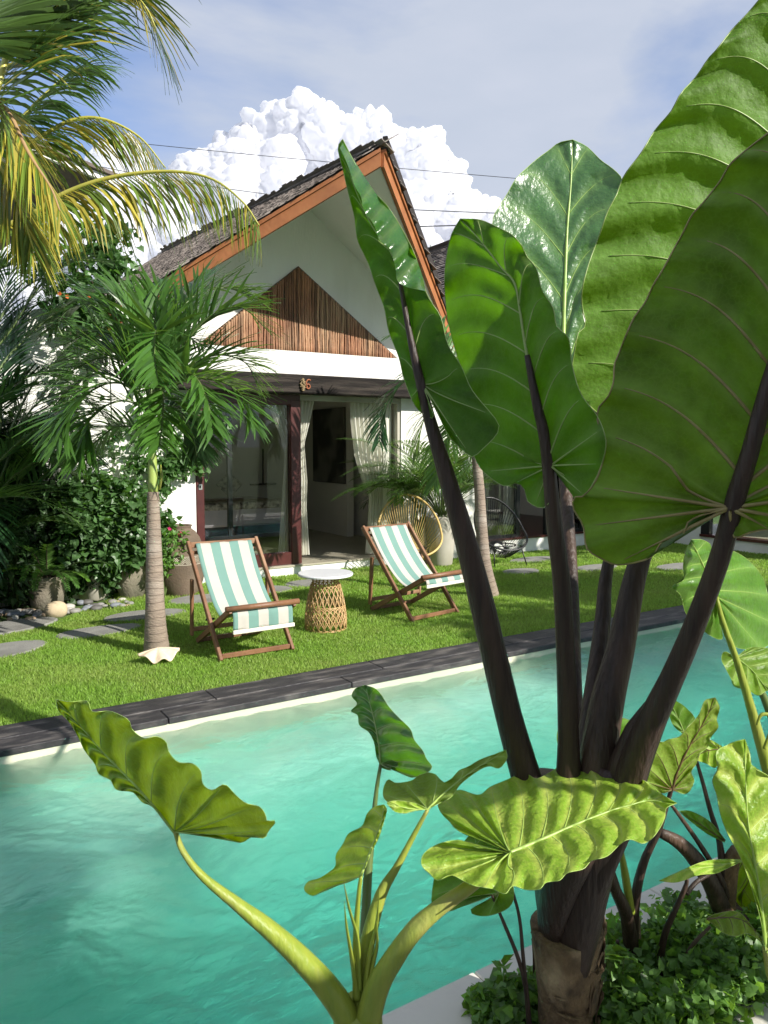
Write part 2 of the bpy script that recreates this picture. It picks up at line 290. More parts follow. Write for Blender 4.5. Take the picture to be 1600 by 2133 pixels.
M['taro_gloss'] = taromat('glossy_leaf_blade', (.05, .125, .04), (.06, .12, .02), (.14, .34, .01), .16, .30, .7)
M['taro_young'] = taromat('young_leaf_blade', (.20, .34, .03), (.25, .36, .05), (.52, .74, .02), .32, .42, .4, .3, .9)
M['taro_olive'] = taromat('olive_leaf_blade', (.11, .21, .015), (.135, .19, .03), (.40, .56, .0), .34, .42, .4, .35, .8)
M['taro_mid'] = taromat('mid_leaf_blade', (.075, .19, .018), (.085, .165, .02), (.28, .52, .0), .30, .33, .5, .28)
M['vein_dark'] = pm('purple_vein', (.10, .055, .03), (.14, .09, .03), .45, 9)
M['vein_tan'] = pm('tan_vein', (.20, .15, .05), (.30, .25, .09), .45, 9)
M['vein_light'] = pm('pale_vein', (.30, .38, .12), (.24, .33, .09), .4, 9)
M['vein_young'] = pm('young_vein', (.34, .46, .11), (.28, .42, .08), .4, 9)
M['petiole_dark'] = pm('dark_petiole', (.026, .016, .013), (.052, .032, .023), .45, 11, stretch=(6, 6, .5), bump=.35, bscale=16, spec=.35, c3=(.085, .05, .034), s3=.5)
M['petiole_green'] = pm('green_petiole', (.29, .33, .045), (.20, .27, .035), .42, 9, stretch=(5, 5, .7), bump=.25, bscale=14, spec=.35, c3=(.30, .28, .09), s3=.5)
M['bark_taro'] = pm('papery_trunk', (.22, .145, .07), (.06, .038, .02), .85, 12, stretch=(1.6, 1.6, 1), bump=1, bscale=30, c3=(.42, .31, .18), s3=1.5)
# ------------------------------------------------------------ setting
def build_ground():
    S = 400; p0, p1, q0, q1 = -3.5, 9.6, 1.66, 4.40
    g = pm('lawn_soil', (.045, .095, .012), (.07, .13, .018), .95, 3, bump=.6, bscale=60, c3=(.10, .13, .03))
    m = MB()
    for a, b in (((-S, q1), (S, S)), ((-S, -S), (S, q0-1.2)), ((-S, q0-1.2), (p0-.3, q1)), ((p1+.3, q0-1.2), (S, q1))):
        m.add([(a[0], a[1], -.012), (b[0], a[1], -.012), (b[0], b[1], -.012), (a[0], b[1], -.012)], [(0, 1, 2, 3)])
    tag(m.mesh('ground', g), kind='structure')
    # pool basin of pale green stone, real walls and floor
    st = pm('pool_stone', (.64, .80, .66), (.40, .62, .52), .7, 6, c3=(.74, .76, .62), bump=.1)
    cr = pm('pool_cream_stone', (.66, .62, .46), (.55, .54, .42), .7, 5, c3=(.46, .50, .38))
    m = MB(); F = -1.5
    gx, gy = 160, 60; V = []
    for j in range(gy+1):
        y = q0+(4.32-q0)*j/gy
        for i in range(gx+1):
            x = p0+(p1-p0)*i/gx; yb = 3.95-.75/(1+math.exp((x-1.0)*3)); u = min(1, max(0, (y-yb+.55)/.65)); u = u*u*(3-2*u); V.append((x, y, F+1.05*u*(1-.10*math.sin(x*1.3))))
    fl = tag(mk('pool_floor', V, [(j*(gx+1)+i, j*(gx+1)+i+1, (j+1)*(gx+1)+i+1, (j+1)*(gx+1)+i) for j in range(gy) for i in range(gx)], st), kind='structure')
    m = MB(); m.add([(p0, 4.32, F), (p1, 4.32, F), (p1, 4.32, -.035), (p0, 4.32, -.035)], [(0, 3, 2, 1)])
    m.add([(p0, q0+.002, F), (p1, q0+.002, F), (p1, q0+.002, -.03), (p0, q0+.002, -.03)], [(0, 1, 2, 3)])
    m.add([(p0, q0, F), (p0, 4.32, F), (p0, 4.32, -.03), (p0, q0, -.03)], [(0, 1, 2, 3)]); m.add([(p1, q0, F), (p1, 4.32, F), (p1, 4.32, -.03), (p1, q0, -.03)], [(0, 3, 2, 1)])
    wl = tag(m.mesh('pool_wall', st), kind='structure')
    # cream band along the far wall at the water line, shallow shelf under it
    m = MB(); m.box((p0, 4.295, -.36), (p1, 4.315, -.03)); sh = tag(m.mesh('pool_rim', cr), kind='structure')
    # water surface with real waves
    nx, ny = 1500, 330
    xs = np.linspace(p0, p1, nx); ys = np.linspace(q0+.003, 4.294, ny); X, Y = np.meshgrid(xs, ys)
    rs = np.random.RandomState(5); Z = np.zeros_like(X); wx = X+.06*np.sin(Y*9+X*3); wy = Y+.05*np.sin(X*8+1)
    for k in range(90):
        lam = .8*(.035/.8)**(rs.rand()**.7); a = rs.normal(math.pi*.40, .7); amp = .0075*lam**1.0*(.45 if lam > .35 else 1)
        env = .6+.4*np.sin(X*rs.uniform(.6, 2.2)+rs.rand()*6)*np.sin(Y*rs.uniform(.8, 2.5)+rs.rand()*6)
        Z += amp*env*np.sin(2*math.pi/lam*(wx*math.cos(a)+wy*math.sin(a))+rs.rand()*6.28)
    V = np.stack([X.ravel(), Y.ravel(), (-.075+Z).ravel()], 1); idx = np.arange(nx*ny).reshape(ny, nx)
    Fq = np.stack([idx[:-1, :-1].ravel(), idx[:-1, 1:].ravel(), idx[1:, 1:].ravel(), idx[1:, :-1].ravel()], 1)
    wm = bpy.data.materials.new('pool_water'); wm.use_nodes = True; nt = wm.node_tree; nt.nodes.clear()
    out = N(nt, 'ShaderNodeOutputMaterial'); gl = N(nt, 'ShaderNodeBsdfGlass'); gl.inputs['IOR'].default_value = 1.333; gl.inputs['Roughness'].default_value = 0; gl.inputs['Color'].default_value = (.96, 1, .99, 1); va = N(nt, 'ShaderNodeVolumeAbsorption'); va.inputs[0].default_value = (.06, .90, .86, 1); va.inputs[1].default_value = .42; nt.links.new(va.outputs[0], out.inputs['Volume'])
    nt.links.new(gl.outputs[0], out.inputs[0]); tc = N(nt, 'ShaderNodeTexCoord'); mp = N(nt, 'ShaderNodeMapping'); mp.inputs['Rotation'].default_value = (0, 0, rad(20)); mp.inputs['Scale'].default_value = (11, 26, 1); nt.links.new(tc.outputs['Object'], mp.inputs[0])
    n1 = N(nt, 'ShaderNodeTexNoise'); n1.inputs['Scale'].default_value = 1; n1.inputs['Detail'].default_value = 5; n1.inputs['Roughness'].default_value = .62; n1.inputs['Distortion'].default_value = .8; nt.links.new(mp.outputs[0], n1.inputs[0])
    bp = N(nt, 'ShaderNodeBump'); bp.inputs['Strength'].default_value = 1; bp.inputs['Distance'].default_value = .008; nt.links.new(n1.outputs['Fac'], bp.inputs['Height']); nt.links.new(bp.outputs[0], gl.inputs['Normal'])
    w = tag(mk('pool_water', V, Fq, wm), kind='structure')
    # black coping stones, one by one
    root = bpy.data.objects.new('pool_coping', None); COL.objects.link(root); root['kind'] = 'structure'; root.location = (0, 4.49, 0)
    x = p0-.1; r = random.Random(3); k = 0
    while x < p1:
        L = 1.22; o = MB().bbox((x+.002, 4.285, -.032), (x+L-.003, 4.445, .006+r.uniform(-.001, .001)), .004).mesh('coping_slab', M['coping'], root)
        o = MB().bbox((x+.35, 4.449, -.03), (x+.35+L-.005, 4.66, .010+r.uniform(-.001, .001)), .004).mesh('coping_slab', M['coping'], root)
        x += L
    # near ledge in cream slabs with a planting strip let into it
    root = bpy.data.objects.new('pool_ledge', None); COL.objects.link(root); root['kind'] = 'structure'; root.location = (0, 1.5, 0)
    x = -3.4
    while x < p1:
        o = MB().bbox((x+.0015, 1.485, -.06), (x+.7985, 1.685, 0), .004).mesh('ledge_slab', M['ledge'], root)
        o = MB().bbox((x+.0015, .45, -.06), (x+.7985, 1.175, 0), .004).mesh('ledge_slab', M['ledge'], root)
        x += .8
    MB().box((-3.4, 1.178, -.06), (.35, 1.482, -.002)).mesh('ledge_slab', M['ledge'], root)
    MB().box((-3.6, .4, -.4), (9.7, 1.655, -.062)).mesh('ledge_base', M['ledge'], root)
    tag(MB().box((.352, 1.178, -.061), (9.6, 1.482, -.018)).mesh('planting_soil', M['soil']), kind='structure')
build_ground()

def build_grass():
    # every blade is a bent triangle strip; dense near, thinner far
    spots = [( -1.5, 4.67, 10.5, 8.32)]
    n = 330000; r = RS
    X = r.uniform(-2.2, 11.5, n*3); Y = 4.665+(8.33-4.665)*r.rand(n*3)
    depth = X*math.sin(YAW)+Y*math.cos(YAW); lat = X*math.cos(YAW)-Y*math.sin(YAW)
    ok = (np.abs(lat/depth) < .53) & (r.rand(n*3) < np.clip((5.2/depth)**1.6, .15, 1))
    # leave the stepping stones and pots free
    for (sx, sy, ra, rb, an) in STONES:
        dx = X-sx; dy = Y-sy; c, s = math.cos(an), math.sin(an); ok &= (((dx*c+dy*s)/(ra*.97))**2+((-dx*s+dy*c)/(rb*.97))**2) > 1
    ok &= ~((X < 1.75) & (Y > 7.35+.25*np.sin(X*5))) & ~((X < 1.9) & (Y > 7.9))
    X = X[ok]; Y = Y[ok]; depth = depth[ok]; n = len(X)
    ps = np.array([noise.noise(Vector((a*.9, b*.9, 0))) for a, b in zip(X[::1], Y[::1])]) if n < 400000 else np.zeros(n)
    h = r.uniform(.014, .038, n)*(1+.5*ps)*np.clip(depth/6, .9, 1.3); w = r.uniform(.0018, .0034, n)*np.clip(depth/4.8, 1, 2.0); a = r.uniform(0, 6.283, n); la = r.uniform(0, 6.283, n); lean = r.uniform(.1, .9, n)*h
    cx, cy = np.cos(a)*w, np.sin(a)*w; lx, ly = np.cos(la)*lean, np.sin(la)*lean; Z0 = np.full(n, -.012)
    V = np.stack([np.stack([X-cx, Y-cy, Z0], 1), np.stack([X+cx, Y+cy, Z0], 1), np.stack([X+cx*.7+lx*.45, Y+cy*.7+ly*.45, Z0+h*.62], 1), np.stack([X-cx*.7+lx*.45, Y-cy*.7+ly*.45, Z0+h*.62], 1), np.stack([X+lx, Y+ly, Z0+h], 1)], 1).reshape(-1, 3)
    b = (np.arange(n)*5)[:, None]
    F = np.concatenate([b+np.array([[0, 1, 2]]), b+np.array([[0, 2, 3]]), b+np.array([[3, 2, 4]])], 1).reshape(-1, 3)
    o = mk('lawn_grass', V, F, M['grass'], smooth=False); tag(o, 'short bright green lawn grass between the pool and the villa', 'grass', kind='stuff')
STONES = [(.62, 6.42, .36, .22, .2), (1.42, 6.66, .34, .18, .1), (1.92, 7.08, .36, .2, 0), (2.62, 7.50, .34, .22, 0), (3.36, 7.62, .3, .2, 0), (3.95, 7.72, .3, .2, 0), (7.35, 7.65, .42, .22, 0), (6.5, 7.0, .3, .2, .2), (7.55, 6.72, .36, .2, .1), (8.5, 6.2, .4, .22, .1), (.85, 7.25, .36, .22, .4)]
STL = ['oval stepping stone at the far left edge of the lawn', 'pointed stepping stone left of the palm trunk', 'round stepping stone directly behind the palm trunk', 'round stepping stone behind the left deck chair', 'stepping stone between the left deck chair and the door step', 'stepping stone just behind the rattan side table', 'large sunlit stepping stone in front of the second villa', 'small stepping stone right of the slender palm', 'stepping stone seen between the dark leaf stalks', 'stepping stone under the largest green leaf', 'dappled grey stepping stone beside the river pebbles']
for (x, y, a, b, an), lb in zip(STONES, STL):
    r = random.Random(int(x*100)); m = MB(); pr = []
    for k in range(28):
        t = 2*math.pi*k/28; q = 1+.05*math.sin(2*t+x)+.04*math.sin(3*t+y*3)+r.uniform(-.012, .012); u, v = a*q*math.cos(t), b*q*math.sin(t); pr.append((u*math.cos(an)-v*math.sin(an), u*math.sin(an)+v*math.cos(an)))
    V = []; F = []
    for s_, z in ((1, -.02), (1.0, .004), (.975, .012), (.5, .014)):
        V += [(x+p[0]*s_, y+p[1]*s_, z) for p in pr]
    for l in range(3): F += [(l*28+k, l*28+(k+1) % 28, (l+1)*28+(k+1) % 28, (l+1)*28+k) for k in range(28)]
    F.append(tuple(84+k for k in range(28)))
    tag(mk('stepping_stone', V, F, M['concrete'], None, False, loc=(x, y, 0)), lb, 'stepping stone', 'stepping stones across the lawn')
build_grass()

# ------------------------------------------------------------ the villa
FZ = .13
def build_villa():
    H = thing('villa', 'white villa with steep wood shingle gable, bamboo stick panel and open glass door', 'house', (4.2, 8.34, 0))
    def wall(name, m, mat=M['plaster'], lab=None):
        o = m.mesh(name, mat, H)
        if lab: o['label'] = lab
        return o
    # front wall pieces round the door opening (2.86..5.62) : left pier, right pier, gable
    AX, AZ = 4.2, 4.474
    wall('wall', MB().box((1.98, 8.34, 0), (2.86, 8.52, 2.40)))
    wall('wall', MB().box((5.62, 8.34, 0), (6.55, 8.52, 2.40)))
    sl = .74
    wall('wall', MB().prism([(1.98, 2.402), (6.55, 2.402), (6.55, AZ-sl*(6.55-AX)), (AX, AZ), (1.98, AZ-sl*(AX-1.98))], 1, 8.345, 8.52))
    wall('wall', MB().box((1.98, 8.522, 0), (2.14, 13.2, 2.95))); wall('wall', MB().box((6.39, 8.522, 0), (6.55, 13.2, 2.95)))
    wall('wall', MB().prism([(1.98, 0), (6.55, 0), (6.55, AZ-sl*(6.55-AX)), (AX, AZ), (1.98, AZ-sl*(AX-1.98))], 1, 13.2, 13.36))
    # projecting white band, chamfered ends
    wall('band', MB().prism([(2.62, 2.385), (5.98, 2.385), (5.74, 2.655), (2.80, 2.655)], 1, 8.20, 8.338))
    wall('beam', MB().bbox((2.55, 8.10, 2.165), (6.05, 8.33, 2.382), .012), M['beam'])
    # step / floor
    wall('step', MB().box((2.6, 8.30, -.02), (6.39, 8.62, FZ-.022))); wall('floor', MB().box((2.62, 8.285, FZ-.02), (6.3, 13.0, FZ)), M['floor_in'])
    # stick panel
    wall('backing', MB().prism([(2.90, 2.657), (5.58, 2.657), (4.15, 3.66)], 1, 8.325, 8.343), M['trunk_scar'])
    r = random.Random(2); x = 2.925
    while x < 5.56:
        w = r.uniform(.0125, .0175)
        top = 3.64-(.80*(4.14-x) if x < 4.14 else .70*(x-4.14))
        if top > 2.70:
            n = max(3, int((top-2.66)/.07)); pts = []; rr = []; ph = r.random()*9
            for k in range(n+1):
                z = 2.662+(top-2.662)*k/n; pts.append((x+.0045*math.sin(z*7+ph)+r.uniform(-.0018, .0018), 8.308+r.uniform(-.002, .002), z)); rr.append(w*(1+r.uniform(-.14, .14)))
            MB().tube(pts, rr, 7).mesh('stick', M['stick'], H, smooth=True)
        x += w*2.02
    # roof : prow shaped gable, ridge climbing gently to the back
    def RZ(X, Y): return 4.49+.060*(Y-6.6)-.74*abs(X-AX)
    def YP(X): return 6.6+.75*abs(X-AX)
    YB = 13.6; EL, ER = 1.75, 6.55
    for side, EX in ((-1, EL), (1, ER)):
        # deck + white soffit
        n = 8; V = []; F = []
        for t, off in ((0, -.02), (1, -.17)):
            for i in range(n+1):
                X = AX+(EX-AX)*i/n
                V += [(X, YP(X)+.03, RZ(X, YP(X))+off), (X, YB, RZ(X, YB)+off)]
        for i in range(n):
            F.append((2*i, 2*i+2, 2*i+3, 2*i+1)); o_ = 2*(n+1); F.append((o_+2*i, o_+2*i+1, o_+2*i+3, o_+2*i+2))
        F.append((0, 1, 2*(n+1)+1, 2*(n+1))); F.append((2*n, 2*n+2*(n+1), 2*n+1+2*(n+1), 2*n+1)); F += [(2*i+1, 2*i+3, 2*i+3+2*(n+1), 2*i+1+2*(n+1)) for i in range(n)]
        mk('soffit', V, F, M['soffit'], H, smooth=False)
        # orange fascia board following the prow edge
        P = [Vector((X, YP(X), RZ(X, YP(X)))) for X in (AX, EX)]
        d = (P[1]-P[0]).normalized(); outw = Vector((-d.y, d.x, 0)).normalized(); outw = outw if outw.y < 0 else -outw
        def board(z0, z1, th, off, mat, nm):
            V = []
            for p in P:
                for z in (z0, z1):
                    for t in (off, off+th): V.append(p+Vector((0, 0, z))+outw*t)
            return mk(nm, V, [(0, 1, 3, 2), (4, 6, 7, 5), (0, 4, 5, 1), (2, 3, 7, 6), (1, 5, 7, 3), (0, 2, 6, 4)], mat, H, smooth=False)
        board(-.205, -.04, .035, .0, M['fascia'], 'fascia_board')
        if side > 0: board(-.035, .085, .05, .02, M['redwood_dark'], 'verge_board')
        board(-.075, -.0355, .018, .037, M['fascia'], 'fascia_trim')
        # shingles: rows up the slope, staggered butts; biggest in view are single parts
        up = Vector((AX-EX, 0, .74*abs(EX-AX))).normalized(); ln = up.length
        rows = int(abs(EX-AX)*1.245/.105); rr = random.Random(5+side)
        base = MB().box((-.06, 0, 0), (.06, .2, .012)); shm = None; stuff = MB(); cnt = 0; cand = []
        for j in range(rows+1):
            X = EX+(AX-EX)*(j*.105/(abs(EX-AX)*1.245)); y = YP(X)-.07+rr.uniform(-.02, .02)-(.06 if j % 2 else 0)
            while y < YB:
                w = rr.uniform(.09, .15); cand.append((X, y+w/2, w, j)); y += w+.006
        cand.sort(key=lambda c: (c[0]**2+c[1]**2) if side < 0 else c[1])
        nsing = 300 if side < 0 else 0
        nx_ = Vector((side*.74, 0, 1)).normalized(); ups = Vector((-side, 0, .74)).normalized()
        meshes = []
        for i, (X, yc, w, j) in enumerate(cand):
            z = RZ(X, yc); Lh = .17+rr.uniform(-.012, .02); lift = .009+rr.uniform(0, .005); th = .008; jit = rr.uniform(-.016, .016)
            o0 = Vector((X, yc, z)); a = o0+ups*(jit-.02)+nx_*lift; b_ = o0+ups*(jit+Lh)+nx_*.001; hy = Vector((0, w/2, 0))
            V = [a-hy, a+hy, b_+hy, b_-hy]; V += [v+nx_*th for v in V]
            Fc = [(3, 2, 1, 0), (4, 5, 6, 7), (0, 1, 5, 4), (1, 2, 6, 5), (3, 0, 4, 7), (2, 3, 7, 6)]
            if i < nsing: mk('shingle', V, Fc, M['shingle'], H, smooth=False)
            else: stuff.add(V, Fc)
        o = stuff.mesh('shingles', M['shingle'], H); o['kind'] = 'stuff'
    # ridge caps
    y = 6.66; k = 0
    while y < 13.5:
        z = 4.49+.06*(y-6.6); m = MB(); a = Vector((AX, y, z+.02)); L = .32
        for sx in (-1, 1):
            V = [(AX, y, z+.034), (AX+sx*.10, y, z-.036), (AX+sx*.10, y+L, z-.026), (AX, y+L, z+.044)]; V += [(p[0], p[1], p[2]+.014) for p in V]
            m.add(V, [(3, 2, 1, 0), (4, 5, 6, 7), (0, 1, 5, 4), (1, 2, 6, 5), (3, 0, 4, 7), (2, 3, 7, 6)])
        m.mesh('ridge_cap', M['shingle'], H); y += .24
    # room inside
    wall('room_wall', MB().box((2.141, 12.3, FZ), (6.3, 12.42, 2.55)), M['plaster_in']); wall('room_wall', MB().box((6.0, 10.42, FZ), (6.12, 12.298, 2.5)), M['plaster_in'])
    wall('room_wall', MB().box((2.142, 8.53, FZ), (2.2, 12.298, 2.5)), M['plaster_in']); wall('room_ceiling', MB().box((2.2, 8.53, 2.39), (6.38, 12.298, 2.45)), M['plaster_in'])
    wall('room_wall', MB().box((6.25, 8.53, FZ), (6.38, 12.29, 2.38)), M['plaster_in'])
    # sliding door with dark red frame, left half closed
    D = MB(); y0, y1 = 8.36, 8.42
    for nm, a, b in (('door_frame', (2.862, 8.33, FZ), (2.955, 8.44, 2.163)), ('door_frame', (4.035, 8.33, FZ+.001), (4.165, 8.44, 2.10)), ('door_frame', (2.957, 8.335, 2.04), (4.165, 8.43, 2.161)), ('door_frame', (2.957, 8.335, FZ+.001), (4.033, 8.43, FZ+.15))):
        MB().bbox(a, b, .006).mesh(nm, M['redwood'], H)
    # track above the opening, slim right jamb
    MB().box((4.17, 8.36, 2.10), (5.618, 8.42, 2.163)).mesh('door_track', M['potpale'], H); MB().box((5.575, 8.36, FZ), (5.618, 8.42, 2.098)).mesh('jamb', M['potpale'], H)
    MB().box((2.89, 8.322, 1.07), (2.93, 8.3295, 1.13)).mesh('door_handle', M['metalplate'], H); MB().box((2.899, 8.317, 1.085), (2.915, 8.3215, 1.115)).mesh('door_handle', M['steel'], H)
    gm = bpy.data.materials.new('window_glass'); gm.use_nodes = True; nt = gm.node_tree; nt.nodes.clear(); L = nt.links.new
    out = N(nt, 'ShaderNodeOutputMaterial'); tr = N(nt, 'ShaderNodeBsdfTransparent'); tr.inputs[0].default_value = (.93, .95, .94, 1); gl = N(nt, 'ShaderNodeBsdfGlossy'); gl.inputs['Roughness'].default_value = .02; fr = N(nt, 'ShaderNodeFresnel'); fr.inputs[0].default_value = 1.45; mx = N(nt, 'ShaderNodeMixShader'); L(fr.outputs[0], mx.inputs[0]); L(tr.outputs[0], mx.inputs[1]); L(gl.outputs[0], mx.inputs[2]); L(mx.outputs[0], out.inputs[0]); M['glass'] = gm
    MB().box((2.956, 8.38, FZ+.152), (4.034, 8.386, 2.04)).mesh('pane', gm, H)
    # slim black inner screen
    for a, b in (((3.42, 8.80, FZ), (3.475, 8.85, 2.3)), ((2.9, 8.805, .42), (3.419, 8.845, .475)), ((3.476, 8.805, .42), (4.1, 8.845, .475))): MB().box(a, b).mesh('screen_frame', M['darkframe'], H)
    return H
VILLA = build_villa()

def build_beam_number():
    y = 8.095; c = HIT(641, 801, 1, y)
    t = thing('house_number', 'small rusty metal numeral 6 on the dark beam over the door', 'number', c); m = MB(); pts = []
    for k in range(15):
        a = math.pi*.28+k/14*math.pi*1.05; pts.append((c.x+.012+.034*math.cos(a)*1.0, y-.006, c.z+.012+.045*math.sin(a)))
    for k in range(1, 17):
        a = math.pi*1.0+k/16*math.pi*2.0; pts.append((c.x+.002+.026*math.cos(a)*1.0, y-.006, c.z-.022+.026*math.sin(a)))
    m.tube(pts, .0085, 6, fup=(0, 1, 0)); o = m.mesh('numeral', M['rust'], t, smooth=True)
    c2 = HIT(630, 801, 1, y); m = MB(); r = random.Random(4)
    prof = [(0, .075), (.018, .06), (.012, .045), (.03, .035), (.022, .015), (.034, 0), (.02, -.02), (.03, -.035), (.012, -.05), (.02, -.065), (0, -.075), (-.02, -.06), (-.012, -.04), (-.034, -.025), (-.022, -.01), (-.036, .01), (-.02, .03), (-.028, .045), (-.012, .06)]
    m.prism([(c2.x+a*1.1, c2.z+b) for a, b in prof], 1, y-.022, y+.003)
    for k in range(7): m.tube([(c2.x+r.uniform(-.02, .02), y-.02, c2.z-.05+k*.016), (c2.x+r.uniform(-.02, .02), y-.034, c2.z-.045+k*.016)], [.012, .006], 6)
    tag(m.mesh('wood_carving', M['carve'], None, loc=c2), 'little carved wooden figure fixed on the beam left of the numeral', 'carving')
build_beam_number()

def curtain(name, label, Ledge, Redge, Y, folds, amp, ties=None, group='curtains of the villa door'):
    """Ledge/Redge: photo points of the two sides, placed on the plane just behind the door"""
    n = 34; m = folds*8; A = [HIT(x, y, 1, Y) for x, y in Ledge]; B = [HIT(x, y, 1, Y) for x, y in Redge]
    za = [p.z for p in A][::-1]; xa = [p.x for p in A][::-1]; zb = [p.z for p in B][::-1]; xb = [p.x for p in B][::-1]
    zt = max(max(za), max(zb)); z0 = min(min(za), min(zb)); V = []
    for j in range(n+1):
        z = zt+(z0-zt)*j/n; a = lerpl(za, xa, z); b = lerpl(zb, xb, z); wd = b-a
        for i in range(m+1):
            u = i/m; V.append((a+wd*u+.004*math.sin(u*20+z*3), Y+amp*min(1, wd*3+.3)*math.sin(u*folds*2*math.pi+.4*math.sin(z*2+u*3)), z))
    F = [(j*(m+1)+i, j*(m+1)+i+1, (j+1)*(m+1)+i+1, (j+1)*(m+1)+i) for j in range(n) for i in range(m)]
    c = Vector(((A[0].x+B[0].x)/2, Y, z0)); t = thing(name, label, 'curtain', c, group); mk('fabric', V, F, M['curtain'], t)
    if ties:
        for q in ties:
            c = HIT(q[0], q[1], 1, Y-.04); MB().lathe([(.001, -.02), (.016, -.012), (.02, 0), (.016, .012), (.001, .02)], c, 10).mesh('tie_knob', M['steel'], t, smooth=True)
    return t
curtain('curtain', 'narrow cream curtain gathered at the left jamb behind glass', [(414, 842), (414, 900), (418, 960)], [(442, 842), (437, 900), (424, 975)], 8.50, 4, .02)
curtain('curtain', 'cream curtain tied back behind the glass door, left of post', [(549, 826), (565, 860), (585, 910), (594, 945), (588, 1040), (580, 1148)], [(607, 826), (607, 900), (607, 945), (611, 1040), (617, 1148)], 8.52, 6, .025, [(606, 950)])
curtain('curtain', 'cream curtain swept left, in the doorway right of the post', [(622, 822), (622, 900), (618, 950), (620, 1060), (622, 1155)], [(657, 822), (645, 880), (634, 925), (640, 1000), (638, 1060), (644, 1155)], 8.60, 4, .025)
curtain('curtain', 'wide pleated cream curtain at the right side of the doorway', [(728, 822), (731, 880), (740, 950), (755, 1000), (770, 1030), (768, 1080), (762, 1150)], [(800, 822), (800, 900), (802, 1000), (800, 1060), (803, 1150)], 8.50, 8, .032)
curtain('curtain', 'flat sheer curtain strip against the right jamb of the doorway', [(800, 822), (799, 950), (800, 1155)], [(815, 822), (815, 950), (813, 1155)], 8.47, 2, .012)

def build_room():
    # painting on the right inner wall
    x = 5.99; a = HIT(655, 852, 0, x); b = HIT(720, 1007, 0, x)
    t = thing('wall_painting', 'tall black and white swirled ink painting on the inner wall', 'painting', (x, (a.y+b.y)/2, b.z))
    pmt, nt, bs = new_mat('ink_painting'); L = nt.links.new; tc = N(nt, 'ShaderNodeTexCoord'); mp = N(nt, 'ShaderNodeMapping'); mp.inputs['Scale'].default_value = (1, .9, .7); L(tc.outputs['Object'], mp.inputs[0])
    wv = N(nt, 'ShaderNodeTexWave'); wv.inputs['Scale'].default_value = 1.3; wv.inputs['Distortion'].default_value = 14; wv.inputs['Detail'].default_value = 3; wv.inputs['Detail Scale'].default_value = .8; L(mp.outputs[0], wv.inputs[0])
    cr = N(nt, 'ShaderNodeValToRGB'); cr.color_ramp.elements[0].color = (.025, .025, .022, 1); cr.color_ramp.elements[1].color = (.15, .145, .125, 1); cr.color_ramp.elements[0].position = .30; L(wv.outputs['Fac'], cr.inputs[0]); L(cr.outputs[0], bs.inputs['Base Color'])
    MB().box((x-.035, b.y, b.z), (x-.001, a.y, a.z-.02)).mesh('canvas', pmt, t); MB().box((x-.001, b.y-.01, b.z-.01), (x+.0, a.y+.01, a.z-.01)).mesh('stretcher', M['darkframe'], t)
    # bed
    t = thing('bed', 'low bed with lilac bedspread and patterned throw inside the room', 'bed', (4.1, 11.4, FZ))
    MB().box((3.15, 10.75, FZ+.08), (5.15, 12.2, .36)).mesh('bed_frame', M['darkframe'], t)
    for q in ((3.2, 10.8), (5.05, 10.8), (3.2, 12.1), (5.05, 12.1)): MB().box((q[0], q[1], FZ), (q[0]+.06, q[1]+.06, FZ+.079)).mesh('leg', M['darkframe'], t)
    MB().bbox((3.1, 10.65, .37), (5.2, 12.25, .70), .03).mesh('bedspread', M['bedcover'], t)
    m = MB(); m.bbox((3.07, 10.63, .62), (5.23, 11.25, .725), .02); m.mesh('throw', M['throw'], t)
    c = HIT(478, 1012, 1, 11.5); V = MB(); V.lathe([(.02, -.09), (.16, -.07), (.22, -.02), (.22, .02), (.16, .07), (.02, .09)], (0, 0, 0), 4); R = [Vector((c.x+v.x, c.y+v.z*.7+.1*v.y, c.z+v.y*.95+.02)) for v in V.v]
    tag(mk('pillow', R, V.f, M['throw'], None, True, loc=(c.x, c.y, .72)), 'dark patterned square pillow standing on the bed', 'pillow')
    # T shaped hanging and shell string
    a = HIT(548, 935, 1, 12.27); b = HIT(548, 1008, 1, 12.27); w = .15
    t = thing('wall_hanging', 'slim dark pole with crosspiece hanging on the back wall', 'wall decoration', b)
    MB().tube([a, b], .012, 6).mesh('pole', M['steel'], t); MB().box((b.x-.24, 12.25, b.z-.02), (b.x+.24, 12.29, b.z+.012)).mesh('crosspiece', M['steel'], t)
    c = HIT(447, 895, 1, 9.3); d = HIT(447, 955, 1, 9.3); m = MB()
    t = thing('shell_chime', 'dark string of shells hanging near the left curtain', 'wind chime', d); MB().tube([c+Vector((0, 0, .5)), d], .004, 5).mesh('cord', M['steel'], t); r = random.Random(8)
    for k in range(22):
        q = c.lerp(d, r.random()*.85)+Vector((r.uniform(-.07, .07)*(1-.5*r.random()), r.uniform(-.05, .05), 0)); m = MB(); m.lathe([(.002, -.012), (.022, -.006), (.024, .004), (.002, .012)], q, 7); m.mesh('shell', M['vein_dark'], t)
build_room()

